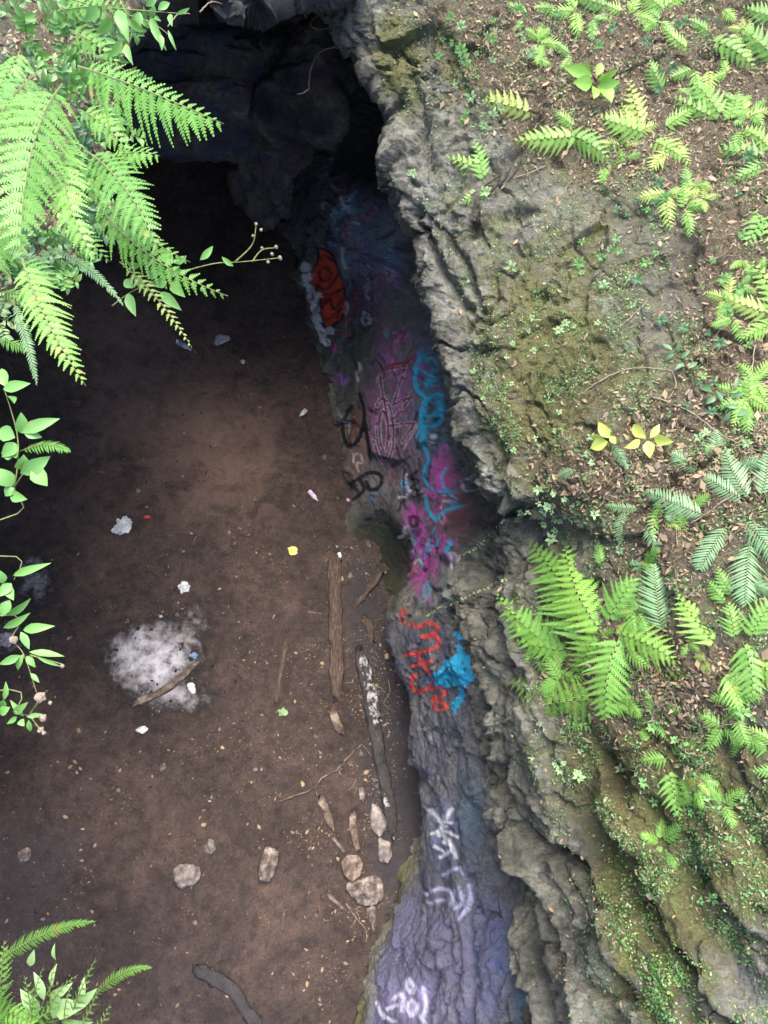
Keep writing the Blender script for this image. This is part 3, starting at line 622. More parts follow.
# ================================================================== PLANT BUILDERS
def leaf_blade(mb, b, t, n, w, m=0, droop=.12, fold=.18):
    b = np.asarray(b, float); t = np.asarray(t, float); ax = t-b; L = np.linalg.norm(ax); T = ax/L
    S = nrm(np.cross(T, n)); N = np.cross(S, T)
    vs = []; fs = []
    for s_, wd in ((0, .06), (.14, .55), (.34, .97), (.56, .9), (.78, .55), (1, .02)):
        c = b+ax*s_+N*(L*droop*(4*s_*(1-s_))*.6)-N*L*droop*s_*s_*.5
        vs += [c-S*w*.5*wd+N*w*fold*wd, c, c+S*w*.5*wd+N*w*fold*wd]
    for i in range(5):
        a = i*3; fs += [(a, a+1, a+4, a+3), (a+1, a+2, a+5, a+4)]
    mb.add(vs, fs, m)
def frond(parent, base, tip, nv, hl, hr, mats, kind='bi', pairs=17, arch=.10, loc=None, name='frond', bare=.10, label=None, droopk=.25):
    base = np.asarray(base, float); tip = np.asarray(tip, float); ax = tip-base; L = np.linalg.norm(ax); nv = nrm(nv)
    S0 = nrm(np.cross(ax, nv)); bend = random.uniform(-.13, .13)
    ctrl = (base+tip)/2+nv*arch*L*1.9+S0*bend*L
    tt = np.linspace(0, 1, 26)[:, None]; rc = (1-tt)**2*base+2*tt*(1-tt)*ctrl+tt**2*tip
    mb = MB(); tube(mb, rc, np.linspace(.0030, .0006, 26)*(L/.5)**.5, 4, 1, False)
    VV = []; FF = []; c0 = 0
    def at(t):
        p = (1-t)**2*base+2*t*(1-t)*ctrl+t*t*tip; d_ = nrm(2*(1-t)*(ctrl-base)+2*t*(tip-ctrl)); return p, d_
    sp = L*(1-bare)/pairs
    vv = []
    for i in range(pairs):
        t = bare+(1-bare)*(i+.3)/pairs*.985
        prof = min(1, .62+1.9*(t-bare))*(1-((t-bare)/(1-bare))**1.6)**.85+.03
        if kind == 'sword': prof = min(1, .45+2.6*(t-bare))*(1-((t-bare)/(1-bare))**2.6)**.8+.05
        p, T = at(t); S = nrm(np.cross(T, nv)); N = np.cross(S, T)
        for sg, hw in ((-1, hl), (1, hr)):
            pl = hw*prof*random.uniform(.84, 1.08)
            if random.random() < .03: pl *= .5
            if pl < .002: continue
            a = math.radians(random.uniform(16, 27)+t*16); di = S*sg*math.cos(a)+T*math.sin(a)-N*random.uniform(.0, droopk)
            di = nrm(di); o = p+T*(sp*.22*sg)
            if kind == 'sword':
                k = 5; ss = np.linspace(0, 1, k); wd = np.array([.5, .95, .85, .55, .03])*sp*.42
                cc = o+di*(pl*ss)[:, None]-N*(pl*.22*ss**2)[:, None]+T*(pl*.10*ss**2)[:, None]
                a_ = cc-T*wd[:, None]; b_ = cc+T*wd[:, None]; n0 = len(vv); vv += list(a_)+list(b_)
                for j in range(k-1): FF.append((n0+j, n0+j+1, n0+k+j+1, n0+k+j))
                continue
            nq = int(max(5, min(16, pl/(sp*.19)))); ss = (np.arange(nq)+.4)/nq
            cc = o+di*(pl*ss)[:, None]-N*(pl*.20*ss**2)[:, None]+T*(pl*.12*ss**2)[:, None]
            pd = nrm(di-N*.2+T*.12); q = nrm(T-di*T.dot(di)); h = pl/nq*.60
            ql = np.minimum(sp*.60, pl*.32)*(1-ss**1.35)*(.8+.2*np.sin(np.pi*np.minimum(ss*1.5+.25, 1)))+sp*.05
            for s2 in (-1, 1):
                qd = nrm(q*s2+pd*.55); l = ql*rng.uniform(.85, 1.1, nq)
                up_ = N*rng.uniform(-.12, .18, nq)[:, None]
                tp = cc+(qd+up_)*l[:, None]; n0 = len(vv)
                blk = np.stack([cc-pd*h, cc+pd*h, tp+pd*h*.42, tp-pd*h*.30], 1).reshape(-1, 3); vv += list(blk)
                FF += [(n0+4*j, n0+4*j+1, n0+4*j+2, n0+4*j+3) for j in range(nq)]
    mb.add(np.array(vv), FF, 0)
    o = mb.build(name, mats, parent, loc, smooth=False)
    if label: o['label'] = label
    return o
def surf(px, py, lift=0.0, d=None):
    if d is not None: p = PD(px, py, d); return p, nrm(CAM-p), d
    p, n, dd = hit(px, py); return p+n*lift, n, dd
def fern(label, fr, group=None, lift=.05, cat='fern', name='fern'):
    """fr: list of (bx, by, tx, ty, half width px, material, kind, [right half width])"""
    b0 = None; root = None
    for q in fr:
        bx, by, tx, ty, hw, mt, kd = q[:7]; hr = q[7] if len(q) > 7 and q[7] else hw
        if kd == 'bi' and len(q) < 9: hw *= 1.22; hr *= 1.22; tx += (tx-bx)*.06; ty += (ty-by)*.06
        dB, dT = (q[8], q[9]) if len(q) > 9 else (None, None)
        pb, n, d1 = surf(bx, by, .0, dB); pt, n2, d2 = surf(tx, ty, 0, dT)
        view = nrm(CAM-pb)
        if dB is None: pt = pt+view*lift*random.uniform(.7, 1.5); pb = pb+view*.012
        if root is None: b0 = pb; root = empty(name, pb, label, cat, group)
        nv = nrm(n*.35+view+np.array([0, 0, .25])) if dB is None else nrm(view*1.0+np.array([-.15, 0.1, .35])+rng.normal(0, .12, 3))
        Lpx = math.hypot(tx-bx, ty-by); sc_ = (d1+d2)/2/F
        pairs = int(max(8, min(18, Lpx/7.2))) if kd == 'bi' else int(max(14, min(34, Lpx/3.3)))
        frond(root, pb, pt, nv, hw*sc_, hr*sc_, [M[mt], M['stem']], kd, pairs, random.uniform(.05, .12), loc=b0)
    return root
g, l, y, s = 'fern', 'fern_lime', 'fern_yellow', 'sword'
# ---- the big ferns of the right slope
fern('large bright fern with broad overlapping fronds, biggest clump in the middle of the right slope', [
    (588, 652, 531, 548, 38, g, 'bi', 34), (606, 638, 568, 550, 30, l, 'bi', 36), (568, 656, 500, 597, 24, g, 'bi', 26), (572, 652, 518, 642, 17, g, 'bi'),
    (622, 632, 607, 716, 38, g, 'bi', 30), (596, 632, 579, 675, 22, l, 'bi'), (610, 632, 672, 660, 24, l, 'bi'), (606, 625, 634, 580, 24, g, 'bi')])
fern('bright fern with two low fronds reaching left over the mossy rock brow', [(604, 699, 513, 715, 27, g, 'bi'), (548, 697, 501, 682, 13, g, 'bi'), (560, 700, 590, 728, 12, g, 'bi')])
fern('feathery light green fern clump at the right edge beside the silvery narrow fronds', [(718, 648, 679, 597, 20, l, 'bi'), (742, 640, 751, 694, 24, g, 'bi'), (720, 668, 667, 677, 18, y, 'bi'), (722, 672, 740, 706, 18, l, 'bi'),
    (750, 640, 775, 602, 22, g, 'bi'), (735, 640, 728, 605, 14, g, 'bi'), (752, 660, 790, 690, 20, l, 'bi')])
fern('small fern with a hanging frond below the brow, above the rock crevice', [(668, 768, 681, 817, 15, g, 'bi'), (668, 758, 642, 761, 10, g, 'bi'), (674, 757, 694, 744, 10, g, 'bi'), (648, 742, 640, 727, 7, l, 'bi')], lift=.03)
fern('little fern of four short fronds growing out of the crevice, lowest on the slope', [(662, 842, 680, 822, 9, g, 'bi'), (660, 843, 641, 836, 8, l, 'bi'), (662, 845, 645, 858, 7, g, 'bi'), (664, 850, 676, 868, 8, g, 'bi'), (660, 840, 662, 818, 7, g, 'bi')], lift=.03)
fern('fern fronds coming in from the right edge above the mossy lower rock', [(786, 752, 742, 746, 13, g, 'bi'), (790, 770, 755, 772, 10, g, 'bi'), (780, 745, 750, 728, 9, l, 'bi')])
# ---- narrow fronds
fern('blue green narrow leaved fern frond standing upright between the two big fern clumps', [(664, 636, 654, 564, 24, s, 'sword')], name='sword_fern')
fern('dull green narrow leaved fern with fronds spreading left and down near the right edge', [(708, 516, 647, 491, 17, s, 'sword'), (728, 524, 699, 570, 19, s, 'sword'), (750, 540, 745, 606, 20, s, 'sword'), (742, 520, 775, 560, 18, s, 'sword')], name='sword_fern')
fern('narrow leaved fern fanning up at the right edge under the bare twigs', [(752, 500, 726, 452, 16, s, 'sword'), (760, 498, 768, 450, 16, s, 'sword'), (745, 500, 704, 475, 14, s, 'sword'), (765, 505, 790, 490, 14, s, 'sword')], name='sword_fern')
fern('small drooping narrow frond in the brown leaves left of the upright blue green frond', [(648, 520, 660, 553, 9, s, 'sword'), (625, 510, 620, 545, 9, s, 'sword'), (640, 508, 605, 505, 8, s, 'sword')], name='sword_fern', lift=.02)
fern('tiny grey green frond at the rock edge below the creeping vine', [(535, 634, 496, 627, 7, s, 'sword')], name='sword_fern', lift=.03)
fern('faint narrow frond beside the pale yellow leaf plant', [(610, 440, 628, 470, 8, s, 'sword'), (575, 470, 556, 480, 8, s, 'sword')], name='sword_fern', lift=.02)
# ---- top right ferns
fern('yellowish fern frond reaching left over the top of the mossy rock', [(536, 116, 474, 101, 12, y, 'bi', 16)])
fern('lime fern with two drooping fronds below the broad leaved sapling', [(580, 136, 517, 141, 15, l, 'bi'), (566, 134, 607, 160, 15, g, 'bi'), (575, 128, 556, 112, 8, l, 'bi')])
fern('small fern with a split frond alone on the upper left of the slope', [(492, 178, 448, 159, 11, l, 'bi', 13), (484, 182, 474, 141, 11, g, 'bi')], lift=.04)
fern('tiny lime frond hanging just below the small split fern', [(491, 193, 461, 203, 8, l, 'bi')], lift=.04)
fern('bright lime fern of four fronds beside the broad leaved sapling', [(648, 134, 602, 118, 17, l, 'bi'), (644, 130, 630, 82, 13, y, 'bi'), (652, 140, 684, 158, 15, l, 'bi'), (664, 128, 690, 110, 12, l, 'bi')])
fern('yellow green fern with a drooping frond right of the lime fern', [(672, 150, 652, 170, 11, y, 'bi'), (670, 138, 690, 165, 9, y, 'bi')])
fern('leafy green fern in the middle of the top right bank', [(722, 120, 690, 82, 17, g, 'bi'), (716, 118, 676, 98, 12, g, 'bi'), (728, 122, 738, 92, 13, g, 'bi')])
fern('fern frond slanting down right in the top right corner', [(708, 40, 752, 68, 13, g, 'bi'), (712, 36, 690, 20, 8, g, 'bi')])
fern('pair of fronds at the right edge near the very top of the slope', [(778, 60, 742, 28, 15, g, 'bi'), (784, 20, 744, 8, 12, g, 'bi')])
fern('small upright fern left of the middle of the top right bank', [(664, 92, 650, 62, 11, g, 'bi'), (676, 88, 700, 100, 8, g, 'bi')])
fern('fern clump at the right edge level with the lime fern', [(770, 160, 720, 150, 15, g, 'bi'), (772, 150, 742, 128, 13, l, 'bi'), (775, 165, 738, 178, 13, g, 'bi'), (790, 165, 770, 200, 15, l, 'bi')])
fern('tall fern frond curving down the right edge of the slope', [(772, 200, 748, 243, 17, g, 'bi'), (785, 195, 775, 250, 16, l, 'bi')])
fern('yellow green fern tips at the right edge beside the brown bare patch', [(785, 318, 727, 298, 14, y, 'bi'), (782, 330, 752, 265, 15, l, 'bi'), (780, 320, 745, 338, 14, l, 'bi'), (790, 300, 776, 262, 14, l, 'bi')])
fern('soft green frond at the top edge between the twigs', [(610, 8, 572, -4, 12, g, 'bi'), (660, 12, 690, -8, 13, l, 'bi'), (665, 10, 640, -6, 12, l, 'bi')])
fern('small pale fern high on the slope near the top edge', [(530, 14, 508, 4, 8, g, 'bi'), (528, 18, 516, 30, 7, g, 'bi')], lift=.03)
fern('single fern frond by the right edge above the bare patch', [(690, 50, 665, 28, 9, l, 'bi')], lift=.04)
fz = [(620, 20, 60, 14, 5), (560, 40, 40, 20, 4), (720, 60, 40, 40, 7), (600, 150, 60, 20, 4), (690, 180, 50, 30, 6), (745, 110, 20, 40, 5), (740, 280, 24, 50, 6), (700, 620, 60, 30, 6), (740, 720, 30, 30, 5), (640, 600, 40, 30, 5), (560, 660, 30, 30, 4), (620, 700, 40, 25, 4), (690, 790, 60, 30, 5), (755, 400, 14, 50, 5), (680, 540, 50, 40, 5)]
for zx, zy, rx, ry_, nn in fz:
    for k in range(nn):
        x = zx+random.gauss(0, .6)*rx; yv = zy+random.gauss(0, .6)*ry_; a0 = random.uniform(0, 6.28); L0 = random.uniform(13, 30); mt = random.choice([g, g, g, g, l, y])
        if x < 470 or x > 790 or yv < -10: continue
        fern({'fern': 'small green fern scattered over the slope', 'fern_lime': 'small lime green fern scattered over the slope', 'fern_yellow': 'small yellowish fern scattered over the slope'}[mt],
             [(x, yv, x+L0*math.cos(a0+j*1.5), yv+L0*math.sin(a0+j*1.5)*random.uniform(.7, 1.2), L0*.34, mt, 'bi') for j in range(random.randint(1, 4))],
             group={'fern': 'small green ferns on the slope', 'fern_lime': 'small lime ferns on the slope', 'fern_yellow': 'small yellowish ferns on the slope'}[mt], lift=.04, name='small_fern')
for (x, yv, tx, ty, w_) in [(700, 470, 672, 452, 12), (712, 462, 716, 430, 12), (735, 470, 760, 462, 12), (690, 505, 668, 520, 11), (745, 580, 768, 590, 12)]:
    fern('narrow blue green frond among the brown leaves near the right edge', [(x, yv, tx, ty, w_, s, 'sword')], group='narrow fronds near the right edge', name='sword_fern')
# ---- near ferns hanging in from the left bank (depth given: they stand out over the pit)
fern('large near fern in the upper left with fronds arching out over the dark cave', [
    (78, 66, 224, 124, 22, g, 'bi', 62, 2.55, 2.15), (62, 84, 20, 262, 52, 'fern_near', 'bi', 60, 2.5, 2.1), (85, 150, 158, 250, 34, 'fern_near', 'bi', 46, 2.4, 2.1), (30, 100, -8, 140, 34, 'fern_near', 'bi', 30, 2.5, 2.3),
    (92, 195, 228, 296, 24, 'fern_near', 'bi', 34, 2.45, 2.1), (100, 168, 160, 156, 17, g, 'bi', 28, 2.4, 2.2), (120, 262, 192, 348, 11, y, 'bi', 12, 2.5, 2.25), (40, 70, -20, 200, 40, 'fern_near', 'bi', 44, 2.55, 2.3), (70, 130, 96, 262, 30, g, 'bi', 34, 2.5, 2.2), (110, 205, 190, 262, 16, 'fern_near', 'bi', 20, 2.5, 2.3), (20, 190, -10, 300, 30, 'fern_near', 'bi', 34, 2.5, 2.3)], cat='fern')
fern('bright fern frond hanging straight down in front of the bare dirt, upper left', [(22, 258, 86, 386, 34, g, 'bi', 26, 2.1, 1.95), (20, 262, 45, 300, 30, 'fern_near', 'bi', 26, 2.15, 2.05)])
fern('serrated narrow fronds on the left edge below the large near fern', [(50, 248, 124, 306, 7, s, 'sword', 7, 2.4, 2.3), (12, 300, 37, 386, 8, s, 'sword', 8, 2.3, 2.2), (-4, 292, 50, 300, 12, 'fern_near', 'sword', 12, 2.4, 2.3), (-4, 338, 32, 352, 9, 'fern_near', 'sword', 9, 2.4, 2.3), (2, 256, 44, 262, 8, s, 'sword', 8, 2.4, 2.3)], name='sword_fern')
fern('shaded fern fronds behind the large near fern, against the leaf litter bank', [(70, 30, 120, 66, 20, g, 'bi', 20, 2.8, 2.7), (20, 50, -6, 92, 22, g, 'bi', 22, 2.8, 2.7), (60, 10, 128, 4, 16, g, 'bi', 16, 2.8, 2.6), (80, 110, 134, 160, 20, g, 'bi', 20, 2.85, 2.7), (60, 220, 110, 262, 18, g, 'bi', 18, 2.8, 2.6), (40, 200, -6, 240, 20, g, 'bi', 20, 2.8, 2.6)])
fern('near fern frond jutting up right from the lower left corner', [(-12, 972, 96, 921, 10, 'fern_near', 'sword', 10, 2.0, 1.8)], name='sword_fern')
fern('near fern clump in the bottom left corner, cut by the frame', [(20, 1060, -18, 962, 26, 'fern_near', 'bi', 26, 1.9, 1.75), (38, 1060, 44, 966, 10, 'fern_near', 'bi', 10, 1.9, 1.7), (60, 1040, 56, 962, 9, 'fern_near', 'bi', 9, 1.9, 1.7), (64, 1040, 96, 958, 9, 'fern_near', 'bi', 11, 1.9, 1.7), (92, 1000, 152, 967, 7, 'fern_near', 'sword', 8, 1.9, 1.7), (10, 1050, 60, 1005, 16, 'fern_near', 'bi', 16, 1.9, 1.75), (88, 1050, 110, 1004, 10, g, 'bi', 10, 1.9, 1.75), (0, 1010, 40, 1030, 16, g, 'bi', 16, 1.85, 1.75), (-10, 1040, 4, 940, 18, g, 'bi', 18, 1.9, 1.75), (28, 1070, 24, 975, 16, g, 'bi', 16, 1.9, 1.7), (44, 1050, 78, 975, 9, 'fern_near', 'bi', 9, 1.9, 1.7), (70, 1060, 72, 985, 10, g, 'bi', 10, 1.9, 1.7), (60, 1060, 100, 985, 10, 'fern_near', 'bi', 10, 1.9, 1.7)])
fern('short toothed frond sticking out right from the left edge above the campfire', [(18, 452, 71, 452, 9, 'fern_near', 'sword', 9, 2.1, 2.0)], name='sword_fern')
# ---- leafy sprigs
def sprig(label, stems, leaves, mat='leafg', d=2.1, group=None, name='leafy_sapling', on=False, heads=(), lift=.05, cat='sapling', srad=.0028, wk=.34, stemmat='stem'):
    root = None; b0 = None
    def pt(x, y, k=0): 
        if on: p, n, dd = surf(x, y); return p+nrm(CAM-p)*(lift*k)
        return PD(x, y, d-.04*k)
    for st in stems:
        if st[0][0] < 2 and not on and st[0][1] > 380: st = [(-620, st[0][1]+30), (-250, st[0][1]+46)]+list(st)
        pts = np.array([pt(x, y, i/(max(1, len(st)-1))) for i, (x, y) in enumerate(st)])
        if root is None: b0 = pts[0]; root = empty(name, b0, label, cat, group)
        mb = MB(); tube(mb, smoothline(pts, 4*len(st)), np.linspace(srad, srad*.45, 4*len(st)), 5); mb.build('stem', M[stemmat], root, b0)
    for q in leaves:
        x0, y0, x1, y1 = q[:4]; L = math.hypot(x1-x0, y1-y0)
        a = pt(x0, y0, 1); b = pt(x1, y1, 1+random.uniform(-.5, .7)); mb = MB()
        view = nrm(CAM-a); wd = (q[4] if len(q) > 4 else L*wk)*np.linalg.norm(b-a)/max(L, 1)
        leaf_blade(mb, a, b, nrm(view+rng.normal(0, .3, 3)), wd, droop=random.uniform(.05, .2))
        mb.build('leaf', M[q[5] if len(q) > 5 else mat], root, b0)
    for hx, hy, r in heads:
        mb = MB(); c = pt(hx, hy, 1)
        v, f = ico(1, 2); rr = r*np.linalg.norm(pt(hx+1, hy, 1)-c)
        vv = v*(rr*(1+.5*perlin(v*3+hx)))[:, None]+c; mb.add(vv, f); mb.build('flower_head', M['drystem'], root, b0, smooth=False)
    return root
def T3(oy, ox, *q): return [tuple([ox+a[0]/3, oy+a[1]/3, ox+a[2]/3, oy+a[3]/3]+list(a[4:])) for a in q]
sprig('upright leafy sapling on the left edge, stem crossing the bare dirt', [[(1, 520), (14, 488), (18, 440), (4, 388)], [(14, 487), (26, 470)]],
      T3(256, 0, (10, 400, 90, 382, 11), (20, 392, 2, 335, 11), (60, 530, 64, 470, 13), (62, 530, 178, 487, 14), (72, 530, 126, 544, 10), (45, 545, -4, 520, 14), (44, 560, 6, 604, 14), (62, 640, 72, 598, 13), (62, 652, 150, 602, 17), (96, 640, 142, 690, 17), (50, 606, 30, 556, 13), (38, 690, -10, 636, 18), (42, 696, 14, 720, 12), (30, 716, 80, 730, 9), (20, 420, 44, 440, 7), (40, 600, 4, 590, 14)), d=2.1)
sprig('lance leaved weed on the left edge level with the campfire ash', [[(-2, 615), (12, 640), (24, 655), (37, 694)], [(30, 655), (62, 664)], [(-2, 556), (14, 580)]],
      T3(500, 0, (40, 226, 148, 190, 8), (34, 250, -4, 290, 12), (20, 345, 92, 298, 8), (10, 384, 90, 340, 9), (70, 390, 160, 378, 10), (62, 396, 88, 448, 8), (88, 456, 193, 468, 8), (72, 462, 50, 512, 7), (60, 466, -4, 494, 10), (80, 468, 106, 502, 7), (110, 470, 190, 502, 4), (92, 520, 118, 548, 5), (30, 300, 4, 350, 12), (20, 260, 40, 300, 9), (10, 250, -4, 210, 9)), d=2.05, heads=[(62, 666, 2.2), (14, 640, 4)])
sprig('small sprig with dried flower heads on the left edge below the lance leaved weed', [[(-2, 690), (18, 712), (42, 718)], [(30, 714), (40, 700)], [(30, 716), (42, 732)]],
      T3(500, 0, (12, 600, 18, 545, 6), (30, 622, -4, 642, 8), (42, 640, 82, 608, 6), (50, 650, 20, 672, 6), (70, 648, 30, 600, 6), (80, 650, 128, 642, 6), (60, 660, 72, 678, 6), (86, 660, 92, 696, 5), (10, 600, -6, 620, 8), (60, 640, 74, 610, 5)), d=2.05, heads=[(40, 698, 5.5), (43, 718, 3.5), (41, 730, 3), (50, 703, 2), (44, 733, 2)])
sprig('thin budding vine twig reaching right over the shaded dirt below the large fern', [[(112, 306), (135, 290), (170, 276), (212, 264), (240, 262), (279, 258)], [(235, 262), (252, 245), (256, 226)], [(252, 262), (262, 250), (276, 248)], [(150, 284), (160, 266)]],
      T3(256, 0, (520, 12, 484, -6, 12), (505, 38, 552, 46, 8), (500, 76, 466, 92, 10), (515, 78, 553, 122, 10), (480, 108, 543, 162, 11), (432, 100, 398, 54, 10), (384, 112, 406, 180, 10), (520, 20, 560, 0, 8), (440, 60, 480, 50, 9), (400, 96, 372, 70, 10), (420, 30, 380, 20, 9), (600, 12, 640, -30, 7), (700, 30, 664, 2, 6), (455, 90, 500, 60, 9)), d=2.5,
      heads=[(256, 224, 1.6), (261, 230, 1.5), (253, 236, 1.5), (276, 247, 2), (280, 258, 2.2), (268, 262, 1.8), (272, 254, 1.8), (262, 248, 1.5)], cat='vine twig', name='vine_twig')
sprig('hanging green leaves at the top edge where the bank meets the pale cave rock', [[(60, -4), (110, 10), (150, 22), (170, 36)], [(110, 8), (160, 12), (186, 14)], [(120, 0), (132, 30), (124, 52)]],
      [(118, 10, 128, 40, 12), (130, 20, 144, 32, 10), (150, 20, 166, 50, 9), (160, 34, 162, 50, 6), (168, 30, 176, 50, 4), (140, 12, 136, 30, 9), (112, 18, 96, 34, 12), (100, 6, 84, 22, 12), (158, 10, 170, 2, 7), (170, 14, 172, 26, 4), (126, 44, 132, 64, 7), (122, 40, 108, 58, 9), (146, 6, 158, -4, 7), (176, 14, 190, 8, 4)], d=2.7)
sprig('broad pale leaves crowded in the bottom left corner among the near ferns', [[(30, 1050), (40, 1010), (52, 985)], [(60, 1050), (66, 1020), (80, 1000)]],
      [(40, 1010, 20, 990, 12), (44, 1000, 34, 972, 9), (52, 986, 56, 964, 8), (50, 996, 72, 984, 10), (56, 1010, 84, 1006, 14), (40, 1020, 16, 1014, 14), (66, 1020, 92, 1024, 14), (60, 1016, 52, 996, 12), (74, 1006, 96, 990, 10), (80, 1000, 84, 978, 8), (34, 1030, 10, 1034, 14), (70, 1030, 84, 1040, 12), (30, 966, 34, 950, 6), (56, 960, 54, 944, 5)], 'leafpale', d=1.85, lift=.03)
# right slope saplings
sprig('lime green broad leaved sapling, largest leaves on the upper slope', [[(600, 112), (598, 95), (594, 80)], [(598, 92), (608, 84)]],
      [(592, 76, 564, 66, 12), (592, 74, 584, 60, 9), (596, 76, 602, 62, 9), (592, 84, 574, 82, 14), (598, 86, 620, 82, 13), (602, 88, 612, 102, 13), (596, 88, 594, 98, 8), (598, 80, 618, 70, 9)], 'fern_lime', on=True, lift=.12)
sprig('small plant with four pale yellow leaves in a cross on the right slope', [[(652, 462), (650, 450), (646, 440)]], [(646, 438, 632, 424, 9), (650, 438, 660, 424, 0.1+8), (640, 440, 625, 448, 9), (648, 441, 650, 458, 11), (654, 438, 673, 442, 10)], 'leafy', on=True, lift=.09)
sprig('pair of pale yellow leaves left of the four leaved yellow plant', [[(612, 452), (610, 442)]], [(610, 438, 598, 422, 11), (608, 442, 590, 448, 13), (604, 438, 592, 436, 8), (611, 436, 616, 444, 7)], 'leafy', on=True, lift=.08)
sprig('dull green leafy shoot in the twigs at the right edge', [[(742, 420), (725, 405), (712, 392)], [(725, 405), (738, 385)]], [(712, 392, 700, 386, 5), (716, 396, 706, 404, 6), (722, 402, 716, 390, 5), (726, 406, 740, 408, 6), (732, 396, 745, 392, 6), (736, 388, 738, 376, 5), (730, 412, 722, 422, 6), (738, 416, 750, 410, 6)], 'leafd', on=True, lift=.06)
sprig('spreading grey green shoot above the bare twigs', [[(690, 372), (680, 358), (670, 350)]], [(672, 350, 662, 344, 5), (674, 354, 664, 360, 5), (680, 358, 690, 350, 5), (684, 364, 674, 370, 5), (688, 368, 698, 362, 5), (678, 352, 680, 342, 5)], 'leafd', on=True, lift=.05)
# small seedlings: one list, each with its own leaves, scattered where the slope carries them
seedzones = [(490, 50, 40, 45, 16, 'leafpale'), (470, 90, 25, 40, 8, 'leafg'), (640, 200, 45, 18, 12, 'leafd'), (668, 205, 30, 20, 8, 'leafg'), (720, 230, 40, 40, 8, 'leafg'), (600, 300, 70, 50, 12, 'leafpale'), (660, 330, 60, 40, 8, 'leafd'), (700, 390, 45, 40, 16, 'leafd'),
             (540, 330, 30, 30, 6, 'leafpale'), (560, 430, 50, 40, 10, 'leafpale'), (560, 500, 25, 18, 12, 'leafpale'), (540, 520, 22, 22, 10, 'leafpale'), (745, 700, 30, 25, 6, 'leafg'), (560, 765, 22, 16, 6, 'leafpale'), (700, 800, 45, 14, 12, 'leafg'), (735, 830, 30, 30, 8, 'leafg'),
             (660, 60, 70, 40, 12, 'leafd'), (740, 180, 30, 40, 8, 'leafd'), (630, 560, 40, 30, 6, 'leafd'), (680, 740, 40, 25, 6, 'leafg'), (410, 180, 5, 8, 2, 'leafpale'), (720, 20, 50, 20, 8, 'leafd'), (600, 760, 40, 20, 5, 'leafpale'), (500, 380, 20, 40, 5, 'leafpale'), (720, 900, 30, 40, 4, 'leafg'), (470, 40, 40, 40, 14, 'leafg'), (490, 120, 30, 50, 10, 'leafpale'), (590, 20, 60, 20, 10, 'leafg'), (640, 260, 60, 40, 10, 'leafg'), (720, 330, 30, 60, 8, 'leafg'), (720, 440, 40, 30, 8, 'leafpale')]
for zx, zy, rx, ry_, n, mt in seedzones:
    for k in range(n):
        x = zx+random.gauss(0, .55)*rx; yv = zy+random.gauss(0, .55)*ry_
        if not (400 < x < 775 and -5 < yv < 1020): continue
        p, n_, dd = surf(x, yv)
        nl = random.randint(4, 8); sz = random.choice([2.2, 3, 3, 4, 4.5, 6])*random.uniform(.8, 1.2)*dd/F; view = nrm(CAM-p); mb = MB(); top = p+nrm(view+n_)*sz*random.uniform(.6, 1.6)
        E1 = nrm(np.cross(view, [0, 1, .1])); E2 = np.cross(view, E1); a0 = random.uniform(0, 6.28)
        root = empty('seedling', p, {'leafpale': 'tiny pale green seedling growing on the mossy rock slope', 'leafg': 'tiny mid green seedling growing on the slope', 'leafd': 'tiny dull dark green seedling growing in the leaf litter'}[mt], 'seedling', {'leafpale': 'pale seedlings on the slope', 'leafg': 'green seedlings on the slope', 'leafd': 'dark seedlings in the leaf litter'}[mt])
        for j in range(nl):
            a = a0+j*2.4; di = E1*math.cos(a)+E2*math.sin(a); q = top-view*sz*.25*j/nl
            leaf_blade(mb, q+di*sz*.12, q+di*sz*random.uniform(.8, 1.3)+view*sz*random.uniform(-.2, .3), view, sz*random.uniform(.4, .62))
        mb.build('foliage', M[mt], root, p)
        mb = MB(); tube(mb, [p-n_*.005, top], [.0012, .0008], 4); mb.build('stem', M['stem'], root, p)
